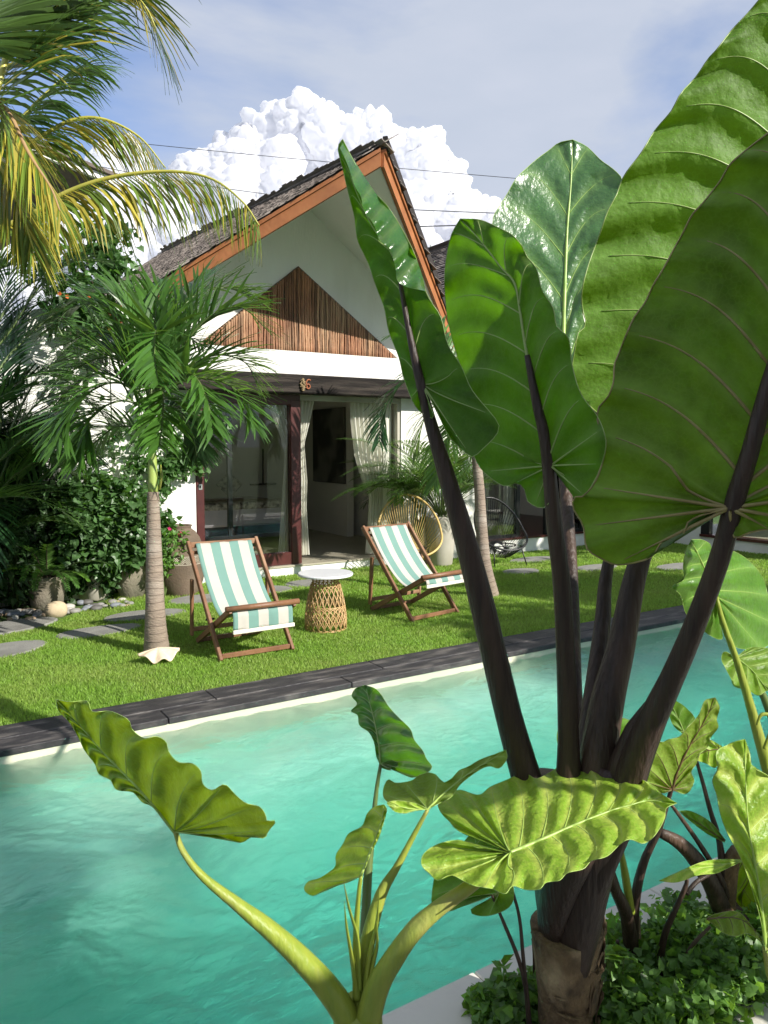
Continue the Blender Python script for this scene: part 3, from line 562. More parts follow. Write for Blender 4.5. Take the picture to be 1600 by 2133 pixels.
def build_right():
    # second villa, standing right behind the leaves, and the side building at the end of the lawn
    t = thing('second_villa', 'shaded villa with dark glass doors and white plinth behind the leaves', 'house', (9.0, 8.4, 0))
    w = lambda n, a, b, m=M['plaster']: MB().box(a, b).mesh(n, m, t)
    w('wall', (6.56, 8.345, 0), (6.98, 8.50, 2.4)); w('plinth', (6.985, 8.32, -.02), (10.35, 8.6, .20)); w('floor', (6.985, 8.30, .2), (10.35, 12, .225), M['redwood'])
    w('wall', (10.0, 8.345, .226), (10.35, 8.5, 2.3)); w('wall', (6.985, 8.345, 2.15), (10.35, 8.5, 2.7)); w('wall', (7.0, 11.9, .226), (10.35, 12.0, 2.6), M['plaster_in']); w('wall', (10.30, 8.51, .226), (10.36, 11.9, 2.6), M['plaster_in'])
    w('ceiling', (6.985, 8.51, 2.4), (10.29, 11.9, 2.45), M['plaster_in'])
    for x in (7.0, 7.66, 8.25, 9.0, 9.93): w('door_frame', (x, 8.36, .226), (x+.07, 8.42, 2.148), M['darkframe'])
    for a, b in ((7.071, 7.659), (8.321, 8.999), (9.071, 9.929)): w('pane', (a, 8.385, .27), (b, 8.39, 2.14), M['glass']); w('door_frame', (a, 8.361, .227), (b, 8.419, .268), M['darkframe'])
    MB().prism([(6.985, 2.701), (10.35, 2.701), (8.7, 4.0)], 1, 8.35, 8.5).mesh('wall', M['plaster'], t)
    AX = 8.85
    for side in (-1, 1):
        m = MB(); V = []
        for X in (AX, AX+side*2.55):
            for Y in (7.1+.5*abs(X-AX)*(1 if 1 else 0), 13.5):
                for z in (0, .2): V.append((X, Y, 5.02-.66*abs(X-AX)+z))
        m.add(V, [(0, 1, 3, 2), (4, 6, 7, 5), (0, 4, 5, 1), (2, 3, 7, 6), (1, 5, 7, 3), (0, 2, 6, 4)]); m.mesh('roof', M['rooftile_far'], t)
        st = MB(); r = random.Random(9); nn = Vector((side*.66, 0, 1)).normalized(); ups = Vector((-side, 0, .66)).normalized()
        for j in range(26):
            X = AX+side*(2.55-j*.1); y = 8.25-(.06 if j % 2 else 0)
            while y < 13.4:
                wv = r.uniform(.1, .16); o = Vector((X, y+wv/2, 5.225-.66*abs(X-AX))); hy = Vector((0, wv/2, 0)); a = o+nn*(.015+r.uniform(0, .012)); b = o+ups*.16; V = [a-hy, a+hy, b+hy, b-hy]; V += [v+nn*.01 for v in V]
                st.add(V, [(3, 2, 1, 0), (4, 5, 6, 7), (0, 1, 5, 4), (1, 2, 6, 5), (3, 0, 4, 7), (2, 3, 7, 6)]); y += wv+.006
        o = st.mesh('shingles', M['shingle'], t); o['kind'] = 'stuff'
    curtain('curtain', 'bluish white curtain in the glass door of the shaded second villa', [(1052, 985), (1050, 1060), (1050, 1105)], [(1080, 985), (1080, 1060), (1076, 1105)], 8.50, 5, .03, group=None)
    # side building running towards the camera at the far right
    t = thing('side_building', 'low white building with dark door frames at the right lawn end', 'house', (10.4, 6.5, 0))
    w('wall', (10.5, 7.3, 0), (10.7, 8.34, 2.6)); w('wall', (10.5, 4.8, -.02), (10.7, 7.298, .16)); w('threshold', (10.47, 4.8, .161), (10.7, 7.298, .20), M['redwood']); w('door_frame', (10.5, 7.16, .201), (10.6, 7.297, 2.3), M['darkframe']); w('door_frame', (10.5, 6.1, .201), (10.58, 6.2, 2.3), M['redwood'])
    w('wall', (10.5, 4.0, 2.301), (10.7, 7.298, 2.7)); w('pane', (10.53, 6.201, .201), (10.535, 7.159, 2.3), M['glass']); w('pane', (10.53, 4.8, .201), (10.535, 6.099, 2.3), M['glass']); w('wall', (12.5, 4.0, 0), (12.6, 8.3, 2.6), M['plaster_in']); w('floor', (10.71, 4.0, .1), (12.49, 8.3, .16), M['floor_in']); w('ceiling', (10.71, 4.0, 2.5), (12.49, 8.3, 2.6), M['plaster_in'])
build_right()

def build_left():
    t = thing('garden_wall', 'white plastered garden wall with curved top behind the palms', 'wall', (0, 8.5, 0))
    top = [(-4, 2.2), (-1, 2.35), (.4, 2.45), (.8, 2.6), (1.15, 2.85), (1.5, 2.98), (1.975, 3.0)]
    MB().prism([(-4, 0), (1.975, 0)]+top[::-1], 1, 8.36, 8.54).mesh('wall', M['plaster'], t)
    MB().prism([(-4, .002), (1.9, .002), (1.9, 1.45), (1.5, 1.33), (1.15, 1.1), (.7, .95), (-4, .8)], 1, 8.20, 8.358).mesh('buttress', M['plaster'], t)
    t = thing('neighbour_house', 'distant house with dark grey roof and white barge boards behind the palm fronds', 'house', (-1, 17, 0))
    T = HIT(224, 380, 1, 16); A = HIT(-120, 245, 1, 16); B = HIT(-60, 560, 1, 18.5); C = A+(B-T); up = Vector((0, 0, .16))
    mk('roof', [T, A, C, B, T+up, A+up, C+up, B+up], [(0, 1, 2, 3), (7, 6, 5, 4), (0, 4, 5, 1), (1, 5, 6, 2), (2, 6, 7, 3), (3, 7, 4, 0)], M['rooftile_far'], t, False)
    d = (A-T).normalized(); MB().bar(T+Vector((0, -.09, .02))-d*.1, A+Vector((0, -.09, .02)), .10, .12).mesh('barge_board', M['plaster'], t); MB().bar(T+Vector((0, -.16, .13))-d*.2, A+Vector((0, -.16, .13)), .12, .07).mesh('gutter', M['rooftile_far'], t)
    for k in range(1, 6): q = T.lerp(B, k/6); MB().bar(q+Vector((0, 0, -.03)), q+(A-T)*.99+Vector((0, 0, -.03)), .05, .05).mesh('rafter', M['rooftile_far'], t)
    MB().box((-9, 17, 0), (1.2, 24, 4.9)).mesh('wall', M['plaster'], t)
    for x in (-5, -3, -1): MB().box((x, 16.97, 2.2), (x+1.1, 16.995, 3.8)).mesh('window', M['darkframe'], t)
build_left()

def build_wires():
    for (a, b, lab, sag, r_) in (((-60, 262), (1400, 398), 'long thin power wire crossing the sky above the gable', 6, .011), ((860, 437), (1500, 452), 'upper of two thicker wires right of the gable', 4, .016), ((868, 472), (1500, 418), 'lower of two thicker wires right of the gable', 12, .02), ((150, 335), (560, 405), 'short sagging wire behind the yellow palm frond', 5, .012)):
        p = []; d = 26
        for k in range(17):
            u = k/16; p.append(PX(a[0]+(b[0]-a[0])*u, a[1]+(b[1]-a[1])*u+sag*math.sin(math.pi*u), d))
        tag(MB().tube(p, r_, 5).mesh('power_wire', M['wire'], None, True, loc=p[0]), lab, 'wire', 'overhead wires')
build_wires()
# ------------------------------------------------------------ furniture
def canvas_mat(name, cols, widths):
    m, nt, b = new_mat(name); L = nt.links.new; uv = N(nt, 'ShaderNodeUVMap'); sp = N(nt, 'ShaderNodeSeparateXYZ'); L(uv.outputs[0], sp.inputs[0])
    cr = N(nt, 'ShaderNodeValToRGB'); cr.color_ramp.interpolation = 'CONSTANT'; e = cr.color_ramp.elements; s = 0; tot = sum(widths); e.remove(e[1])
    for i, (c, w) in enumerate(zip(cols, widths)):
        q = e[0] if i == 0 else e.new(s/tot); q.position = s/tot; q.color = (*c, 1); s += w
    L(sp.outputs['X'], cr.inputs[0]); tc = N(nt, 'ShaderNodeTexCoord'); nz = N(nt, 'ShaderNodeTexNoise'); nz.inputs['Scale'].default_value = 7; nz.inputs['Detail'].default_value = 5; L(tc.outputs['Object'], nz.inputs[0])
    mr = N(nt, 'ShaderNodeMapRange'); mr.inputs['To Min'].default_value = .9; mr.inputs['To Max'].default_value = 1.1; L(nz.outputs['Fac'], mr.inputs[0]); hs = N(nt, 'ShaderNodeHueSaturation'); L(cr.outputs[0], hs.inputs['Color']); L(mr.outputs[0], hs.inputs['Value'])
    L(hs.outputs[0], b.inputs['Base Color']); b.inputs['Roughness'].default_value = .9; n2 = N(nt, 'ShaderNodeTexNoise'); n2.inputs['Scale'].default_value = 260; L(tc.outputs['Object'], n2.inputs[0])
    bp = N(nt, 'ShaderNodeBump'); bp.inputs['Strength'].default_value = .25; bp.inputs['Distance'].default_value = .003; L(n2.outputs['Fac'], bp.inputs['Height']); L(bp.outputs[0], b.inputs['Normal'])
    out = [n for n in nt.nodes if n.type == 'OUTPUT_MATERIAL'][0]; tr = N(nt, 'ShaderNodeBsdfTranslucent'); L(hs.outputs[0], tr.inputs[0]); ms = N(nt, 'ShaderNodeMixShader'); ms.inputs[0].default_value = .25; L(b.outputs[0], ms.inputs[1]); L(tr.outputs[0], ms.inputs[2]); L(ms.outputs[0], out.inputs[0]); return m
TE = (.20, .36, .31); WH = (.60, .565, .50)
def deck_chair(label, loc, ang, mat, flap=.145, seatz=.385):
    t = thing('deck_chair', label, 'deck chair', loc, 'striped deck chairs on the lawn'); W = .575
    ca, sa = math.cos(ang), math.sin(ang); O = Vector(loc)
    def X(v): return O+Vector((v[0]*ca+v[1]*sa, -v[0]*sa+v[1]*ca, v[2]))
    def bar(nm, p, q, w, h, up=(0, 0, 1)):
        m = MB().bar(p, q, w, h, up, .004); mk(nm, [X(v) for v in m.v], m.f, M['teak'], t, False)
    for s in (-1, 1):
        x = s*W/2; side = (s, 0, 0)
        bar('back_rail', (x, -.005, .0), (x, .685, .80), .026, .044); bar('seat_rail', (x-s*.034, -.115, seatz+.005), (x-s*.034, .60, .015), .026, .044); bar('prop', (x+s*.03, .515, .53), (x+s*.03, .545, .08), .022, .04, (0, 1, 0))
        m = MB().tube([(x-s*.045, .245, .262), (x+s*.02, .245, .262)], .009, 8); mk('bolt', [X(v) for v in m.v], m.f, M['steel'], t)
    bar('top_bar', (-W/2+.013, .668, .776), (W/2-.013, .668, .776), .022, .045); bar('lower_top_bar', (-W/2+.013, .655, .716), (W/2-.013, .655, .716), .02, .026); bar('front_bar', (-W/2+.013, .02, .028), (W/2-.013, .02, .028), .024, .036)
    bar('rear_bar', (-W/2+.03, .575, .03), (W/2-.03, .575, .03), .024, .036); bar('prop_bar', (-W/2-.03, .535, .13), (W/2+.03, .535, .13), .02, .034)
    m = MB().tube([(-W/2+.0, -.118, seatz+.016), (W/2+.0, -.118, seatz+.016)], .021, 10); mk('seat_bar', [X(v) for v in m.v], m.f, M['teak'], t)
    # sling: from the top bars, sagging, over the seat bar and hanging as a flap
    prof = [(.648, .788), (.622, .752), (.59, .70), (.50, .575), (.40, .465), (.30, .375), (.20, .315), (.10, .295), (.0, .325), (-.06, .362), (-.092, seatz-.008), (-.108, seatz-.014), (-.120, seatz-.03), (-.124, seatz-flap*.6), (-.124, seatz-flap+.0)]
    P = crom([Vector((0, a, b)) for a, b in prof], 60); nx = 26; V = []; UV = []; w0 = W/2-.052; r = random.Random(3)
    for j, p in enumerate(P):
        v = j/59
        for i in range(nx+1):
            u = i/nx; x = -w0+2*w0*u; sag = -.010*math.cos((u-.5)*math.pi)*math.sin(min(1, v*1.35)*math.pi) if v < .74 else 0
            rip = .0016*math.sin(u*19+v*6)+.0012*math.sin(u*41-v*11)
            if v > .8: rip += .004*math.sin(u*13+1)*(v-.8)*5
            V.append(X((x*(1-.018*math.sin(v*math.pi)), p.y+rip*.7, p.z+sag+rip))); UV.append((u, v))
    F = [(j*(nx+1)+i, (j+1)*(nx+1)+i, (j+1)*(nx+1)+i+1, j*(nx+1)+i+1) for j in range(59) for i in range(nx)]
    o = mk('sling', V, F, mat, t, True, UV); s = o.modifiers.new('thick', 'SOLIDIFY'); s.thickness = .0025
    zb = seatz-flap; m = MB().bbox((-w0-.003, -.131, zb-.026), (w0+.012, -.117, zb+.004), .004); mk('hem', [X(v) for v in m.v], m.f, pm('hem_canvas', (.70, .66, .55), None, .9), t, False)
    return t
c1 = canvas_mat('teal_edged_canvas', [TE, WH, TE, WH, TE, WH, TE], [.5, 1.15, 1.1, 1.1, 1.1, 1.15, .5]); c2 = canvas_mat('white_edged_canvas', [WH, TE, WH, TE, WH, TE, WH], [.45, 1.1, 1.0, 1.05, 1.05, 1.1, .5])
deck_chair('teal and white striped wooden deck chair beside the big palm trunk, teal side edges', (2.25, 5.255, 0), 0, c1)
deck_chair('teal and white striped wooden deck chair right of the rattan table, white side edges', (4.12, 5.55, 0), -.155, c2, .06, .40)

def side_table():
    c = Vector((3.08, 5.72, 0)); t = thing('side_table', 'round white topped side table on a woven rattan drum base', 'side table', c)
    m = MB().lathe([(.001, .462), (.222, .462), (.234, .467), (.236, .478), (.230, .486), (.001, .487)], c, 48); m.mesh('table_top', M['marble'], t, smooth=False)
    def R(z): return lerpl([0, .02, .12, .25, .36, .42, .461], [.168, .170, .168, .150, .122, .112, .112], z)
    # upright canes
    for k in range(20):
        a = 2*math.pi*k/20; MB().tube([c+Vector((R(z)*.97*math.cos(a), R(z)*.97*math.sin(a), z)) for z in np.linspace(.005, .46, 10)], .0042, 5).mesh('cane', M['rattan'], t, smooth=True)
    # crossing arcs making the weave
    n = 22
    for k in range(n):
        for s in (-1, 1):
            for sh in (0, .32):
                pts = []
                for q in range(19):
                    u = q/18*2-1; z = .385-sh*.55-(.37-sh*.55)*abs(u)**1.9; a = 2*math.pi*k/n+u*1.05*s
                    pts.append(c+Vector(((R(z)+.004*s+.004)*math.cos(a), (R(z)+.004*s+.004)*math.sin(a), max(.008, z))))
                if s > 0: MB().tube(pts, .0042, 5).mesh('weave', M['rattan'], t, smooth=True)
    for z, q in ((.006, .006), (.015, .005), (.40, .004), (.425, .004), (.452, .005)):
        MB().tube([c+Vector(((R(z)+.003)*math.cos(a), (R(z)+.003)*math.sin(a), z)) for a in np.linspace(0, 2*math.pi, 40)], q, 5, cap=False).mesh('ring', M['rattan'], t, smooth=True)
side_table()

def cord_chair(label, base, ang, cord, w=.36, h=.40, tilt=.55, zc=.52):
    t = thing('cord_chair', label, 'chair', base, 'round cord lounge chairs by the villa wall'); B = Vector(base); ca, sa = math.cos(ang), math.sin(ang)
    def X(x, y, z): return B+Vector((x*ca-y*sa, x*sa+y*ca, z))
    # egg hoop leaning back: front low, back high
    n = 64; hoop = []; 
    for k in range(n+1):
        a = 2*math.pi*k/n; x = w*math.sin(a)*(1+.06*math.cos(a)); s = -math.cos(a); hoop.append(X(x, s*.30+.02, zc+s*h*.80+.02-.10*(1-abs(s))))
    inner = []
    for k in range(n+1):
        a = 2*math.pi*k/n; inner.append(X(.075*math.sin(a), .05-math.cos(a)*.05, zc-.30-math.cos(a)*.05))
    MB().tube(hoop, .014, 7, cap=False).mesh('hoop', cord, t, smooth=True); MB().tube(inner, .007, 6, cap=False).mesh('inner_ring', cord, t, smooth=True)
    for k in range(n):
        a, b = hoop[k], inner[k]; bel = [a.lerp(b, u)+Vector((0, 0, -.10*math.sin(math.pi*u)))+(B-a.lerp(b, u))*0+X(0, .07*math.sin(math.pi*u), 0)-B for u in (0, .2, .4, .6, .8, 1)]
        MB().tube(bel, .0046, 4, cap=False).mesh('cord', cord, t, smooth=True)
    for sx in (-1, 1):
        for sy, fy in ((-.16, -.24), (.20, .27)): MB().tube([X(sx*.2, sy, zc-.26), X(sx*.25, fy, 0)], .008, 6).mesh('leg', M['steel'], t, smooth=True)
    MB().tube([X(.21*math.cos(a), .02+.19*math.sin(a), zc-.265) for a in np.linspace(0, 6.2832, 28)], .008, 6, cap=False).mesh('seat_ring', M['steel'], t, smooth=True)
cord_chair('round gold cord lounge chair behind the right deck chair', (5.36, 7.76, 0), -.45, M['goldcord'], .40, .45, .55, .56)
cord_chair('round black cord lounge chair behind the slender palm trunk', (6.72, 7.62, 0), -.15, M['blackcord'])

# ------------------------------------------------------------ pots, jar, stones, shell
def pot(name, label, cat, c, prof, mat, seg=28, extra=None):
    t = thing(name, label, cat, c); MB().lathe(prof, c, seg, cap=False).mesh('body', mat, t, smooth=True)
    z = prof[-1][1]; MB().lathe([(prof[-1][0]*.98, z), (.001, z+.005)], c, seg, cap=False).mesh('soil', M['soil'], t, smooth=True); return t
def big_jar():
    c = Vector((2.53, 7.92, 0)); t = thing('clay_jar', 'large brown clay jar with pale geometric band behind the palm trunk', 'jar', c)
    prof = [(.17, 0), (.20, .05), (.235, .14), (.25, .22), (.252, .30), (.255, .32), (.252, .335), (.252, .425), (.255, .44), (.245, .46), (.235, .52), (.205, .60), (.165, .66), (.125, .69), (.12, .71), (.135, .725), (.13, .73), (.105, .725), (.10, .68), (.001, .66)]
    MB().lathe(prof, c, 44, cap=False).mesh('body', M['clay'], t, smooth=True); R = .254; nrep = 13
    pats = [[(0, 0), (.5, 1), (1, 0)], [(.14, 0), (.5, .72), (.86, 0)], [(.28, 0), (.5, .44), (.72, 0)], [(0, .28), (.36, 1)], [(0, .56), (.22, 1)], [(1, .28), (.64, 1)], [(1, .56), (.78, 1)]]
    for k in range(nrep):
        a0 = 2*math.pi*k/nrep
        for pt in pats:
            P = []
            for (u0, v0), (u1, v1) in zip(pt[:-1], pt[1:]):
                for q in range(4): u = u0+(u1-u0)*q/3; v = v0+(v1-v0)*q/3; a = a0+u*2*math.pi/nrep; P.append(c+Vector((R*math.cos(a), R*math.sin(a), .345+v*.07)))
            MB().tube(P, .0032, 4).mesh('band_line', M['clayline'], t)
    for z in (.338, .421): MB().tube([c+Vector((R*math.cos(a), R*math.sin(a), z)) for a in np.linspace(0, 6.2832, 50)], .003, 4, cap=False).mesh('band_line', M['clayline'], t)
big_jar()
POTS = {}
pot('plant_pot', 'weathered beige stone pot standing on the river pebbles at left', 'pot', (1.22, 7.93, 0), [(.13, 0), (.148, .03), (.165, .14), (.172, .25), (.192, .265), (.192, .31), (.168, .32), (.165, .28)], M['potstone'])
pot('plant_pot', 'dark tapered pot in deep shade left of the palm trunk', 'pot', (2.05, 8.02, 0), [(.11, 0), (.14, .08), (.19, .24), (.215, .40), (.225, .42), (.20, .43), (.19, .38)], M['potstone'])
pot('plant_pot', 'plain shaded square-sided planter between the two left pots', 'pot', (1.70, 8.12, 0), [(.13, 0), (.15, .02), (.165, .34), (.17, .36), (.15, .365)], M['potpale'], 4)
pot('plant_pot', 'tall smooth grey planter against the wall behind the gold chair', 'pot', (6.05, 8.05, 0), [(.15, 0), (.16, .02), (.215, .60), (.22, .64), (.20, .645), (.195, .60)], M['potpale'])

def stones():
    r = random.Random(12)
    def stone(nm, c, a, b, h, mat, lab=None, cat=None, seg=3):
        import bmesh
        bm = bmesh.new(); bmesh.ops.create_icosphere(bm, subdivisions=seg, radius=1); sd = r.random()*50
        V = [(c[0]+v.co.x*a*(1+.14*noise.noise(v.co*1.3+Vector((sd, 0, 0)))), c[1]+v.co.y*b*(1+.14*noise.noise(v.co*1.3+Vector((0, sd, 0)))), c[2]+v.co.z*h*(1+.1*noise.noise(v.co*2+Vector((0, 0, sd))))) for v in bm.verts]; F = [tuple(v.index for v in f.verts) for f in bm.faces]; bm.free()
        o = mk(nm, V, F, mat, None, True, loc=c)
        return tag(o, lab, cat)
    cols = [pm('pebble_%s' % n, a, b, .6, 9) for n, a, b in (('pale', (.55, .52, .47), (.42, .40, .36)), ('grey', (.30, .29, .27), (.22, .21, .20)), ('tan', (.42, .30, .20), (.33, .25, .17)), ('dark', (.14, .13, .125), (.10, .095, .09)), ('blue', (.24, .26, .29), (.18, .19, .22)))]
    for k in range(95):
        x = r.uniform(.15, 1.95); y = 7.42+r.uniform(0, .55)+.06*math.sin(x*6)
        if (x-1.22)**2+(y-7.93)**2 < .04: continue
        if x > 1.5 and y < 7.5: continue
        s = r.uniform(.022, .05); o = stone('pebble', (x, y, s*.35), s*r.uniform(.9, 1.5), s, s*.62, cols[(ci := r.randrange(5))], ('small ' if s < .033 else 'larger ')+['pale', 'mid grey', 'tan brown', 'very dark', 'bluish grey'][ci]+' river pebble '+('at the left edge of the stone strip' if x < .75 else 'in front of the beige stone pot' if x < 1.25 else 'at the right end of the stone strip'), 'pebble', 2); o['group'] = 'river pebbles by the left pot'
    stone('boulder', (1.235, 7.53, .05), .10, .085, .085, M['boulder'], 'smooth beige boulder at the front edge of the river pebbles', 'stone')
    t = MB()
stones()

def clam():
    c = Vector((1.585, 5.47, 0)); t = None; n, m = 60, 14; V = []; UV = []
    for j in range(m+1):
        s = j/m
        for i in range(n+1):
            u = i/n*2-1; a = u*1.12
            # half shell standing open like a shallow scalloped bowl, hinge at back
            a = u*1.42; w = math.cos(u*math.pi*3.2); x = .14*math.sin(a)*s*(1+.10*abs(u)); y = -.12*math.cos(a)*s*(1+.06*w*s)+.05; z = .092-.074*math.cos(a)**.7*s**1.3+.022*w*s**1.6*(1-.4*abs(u))+.012*s*abs(u)
            V.append((c.x+x, c.y+y, z)); UV.append((u, s))
    F = [(j*(n+1)+i, j*(n+1)+i+1, (j+1)*(n+1)+i+1, (j+1)*(n+1)+i) for j in range(m) for i in range(n)]
    o = mk('clam_shell', V, F, M['shell'], None, True, loc=c); s = o.modifiers.new('t', 'SOLIDIFY'); s.thickness = .008
    tag(o, 'half of a giant scalloped clam shell at the foot of the palm trunk', 'seashell')
clam()

# ------------------------------------------------------------ foliage builders
def frond(parent, mat, rach, n, length, width, ang=50, lift=10, droop=.5, rmat=None, rr=(.012, .003), start=.12, prof=None, jit=.12, seed=0, name='frond', up=None, twist=0, segs=4, plum=0, mat2=None, f2=0):
    """palm leaf: a tapering rachis with two rows of leaflets that bend under their weight"""
    r = random.Random(seed); P = crom(rach, 40); o = MB().tube(P, [rr[0]+(rr[1]-rr[0])*i/39 for i in range(40)], 6).mesh(name, rmat or M['rachisg'], parent, smooth=True)
    V = []; F = []; V2 = []; F2 = []; prof = prof or (lambda s: math.sin(math.pi*(.12+.80*s))**.7); UP = Vector(up) if up is not None else Vector((0, 0, 1))
    for i in range(n):
        s = start+(1-start)*(i+.5)/n; k = min(38, int(s*39)); p = P[k].lerp(P[k+1], s*39-k); T = (P[min(k+1, 39)]-P[max(k-1, 0)]).normalized()
        S = T.cross(UP); S = S.normalized() if S.length > 1e-4 else Vector((1, 0, 0)); Nn = S.cross(T).normalized()
        for sd in (-1, 1):
            a = rad(ang*(1-.45*s)+r.gauss(0, 4)); lf = rad(lift+r.gauss(0, 4)+(r.choice((-1, 0, 1))*plum)); L = length*prof(s)*(1+r.gauss(0, jit*.6)); w = width*(.55+.45*prof(s))
            d = (T*math.cos(a)+(S*sd*math.cos(lf)+Nn*math.sin(lf))*math.sin(a)).normalized(); q = p.copy(); pts = [q.copy()]; dr = droop*(1+r.gauss(0, .18))
            for z in range(segs):
                q = q+d*(L/segs); pts.append(q.copy()); d = (d+Vector((0, 0, -1))*dr*(.35+z*.3)/segs*2+Vector((r.gauss(0, .03), r.gauss(0, .03), 0))).normalized()
            wd = (pts[-1]-pts[0]).normalized().cross(Nn); wd = wd.normalized() if wd.length > 1e-3 else S
            wd = (wd*math.cos(twist)+Nn*math.sin(twist)).normalized()
            use2 = mat2 is not None and r.random() < f2; VV, FF = (V2, F2) if use2 else (V, F); b = len(VV); ws = [.35, 1, .95, .6, 0] if segs == 4 else [.4, 1, .7, 0]
            for z, pt in enumerate(pts):
                VV.append(pt-wd*w*.5*ws[z]); VV.append(pt+wd*w*.5*ws[z]+Nn*w*.12)
            FF += [(b+2*z, b+2*z+1, b+2*z+3, b+2*z+2) for z in range(segs)]
    mk('leaflets', V, F, mat, o, False)
    if V2: mk('leaflets', V2, F2, mat2, o, False)
    return o
def arch(base, az, L, el0, bend, n=7):
    """curved rachis: starts at elevation el0 and bends down by bend radians along its length"""
    p = Vector(base); pts = [p.copy()]; h = Vector((math.cos(az), math.sin(az), 0))
    for k in range(n):
        e = el0-bend*((k+.5)/n)**1.25; p = p+(h*math.cos(e)+Vector((0, 0, math.sin(e))))*(L/n); pts.append(p.copy())
    return pts
def cloud(name, parent, mat, blobs, n, size, seed=0, fold=.25, heart=False, droop=.3, shell=.55):
    """separate folded leaves filling several ellipsoids, denser to the outside"""
    r = np.random.RandomState(seed); V = []; vol = np.array([b[1][0]*b[1][1]*b[1][2] for b in blobs])**.7; vol /= vol.sum(); out = []
    for (c, R), q in zip(blobs, vol):
        m = int(n*q); d = r.normal(size=(m, 3)); d /= np.linalg.norm(d, axis=1)[:, None]; rad_ = (shell+(1-shell)*r.rand(m)**.6)[:, None]
        lump = 1+.22*np.sin(d[:, :1]*5+c[0]*7)+.16*np.sin(d[:, 1:2]*7+c[2]*5)
        out.append((np.array(c)+d*rad_*np.array(R)*lump, d))
    P = np.concatenate([o[0] for o in out]); D = np.concatenate([o[1] for o in out]); m = len(P)
    ax = D*.5+r.normal(size=(m, 3))*.7; ax[:, 2] -= droop; ax /= np.linalg.norm(ax, axis=1)[:, None]
    up = np.array([0, 0, 1.])+r.normal(size=(m, 3))*.5+D*.4; s = np.cross(ax, up); s /= np.linalg.norm(s, axis=1)[:, None]; nn = np.cross(s, ax)
    z = size*r.uniform(.6, 1.3, m)[:, None]; w = z*(.50 if heart else .27)
    a = P; b = P+ax*z*.35+s*w+nn*z*fold*.4; c = P+ax*z*.35-s*w+nn*z*fold*.4; mid = P+ax*z*.45; tip = P+ax*z-nn*z*.15; b2 = P+ax*z*(-.06 if heart else .12)+s*w*.8+nn*z*fold*.3; c2 = P+ax*z*(-.06 if heart else .12)-s*w*.8+nn*z*fold*.3
    V = np.stack([a, b2, b, tip, mid, c, c2], 1).reshape(-1, 3); base = (np.arange(m)*7)[:, None]
    F = np.concatenate([base+np.array([[0, 4, 2, 1]]), base+np.array([[4, 3, 2, 2]]), base+np.array([[0, 6, 5, 4]]), base+np.array([[4, 5, 3, 3]])], 1).reshape(-1, 4)
    quads = [tuple(x) for x in np.concatenate([base+np.array([[0, 4, 2, 1]]), base+np.array([[0, 6, 5, 4]])], 1).reshape(-1, 4)]; tris = [tuple(x) for x in np.concatenate([base+np.array([[4, 3, 2]]), base+np.array([[4, 5, 3]])], 1).reshape(-1, 3)]
    return mk(name, V, quads+tris, mat, parent, False)
def stems(parent, pts, mat=None, nm='stem'):
    for a in pts: MB().tube(crom(a[0], 14), [a[1]+(a[2]-a[1])*i/13 for i in range(14)], 6).mesh(nm, mat or M['stem'], parent, smooth=True)

# ------------------------------------------------------------ clustered palm in front of the villa, grey ringed trunk
def ringed_trunk(parent, pts, radii, mat=None, step=.055, nm='trunk'):
    P = crom(pts, 80); R = [lerpl(np.linspace(0, 1, len(radii)), radii, i/79) for i in range(80)]; Lt = sum((P[i+1]-P[i]).length for i in range(79)); nr = int(Lt/step); r = random.Random(1)
    RR = []; 
    for i in range(80):
        ph = (i/79*nr) % 1; RR.append(R[i]*(1+.02*(1-ph)))
    m = MB().tube(P, RR, 22, fup=(0, 1, 0)); o = m.mesh(nm, mat or M['trunk_grey'], parent, smooth=True)
    for k in range(1, nr):
        u = (k+r.uniform(-.12, .12))/nr*79; i = int(u); 
        if i > 77: break
        p = P[i].lerp(P[i+1], u-i); T = (P[i+1]-P[i]).normalized(); a = T.cross(Vector((0, 1, 0))).normalized(); b = a.cross(T); q = R[i]*1.012
        MB().tube([p+(a*math.cos(t)+b*math.sin(t))*q+T*.003*math.sin(2*t+k) for t in np.linspace(0, 6.2832, 22)], .0026, 4, cap=False).mesh('ring', M['trunk_scar'], o)
    return o
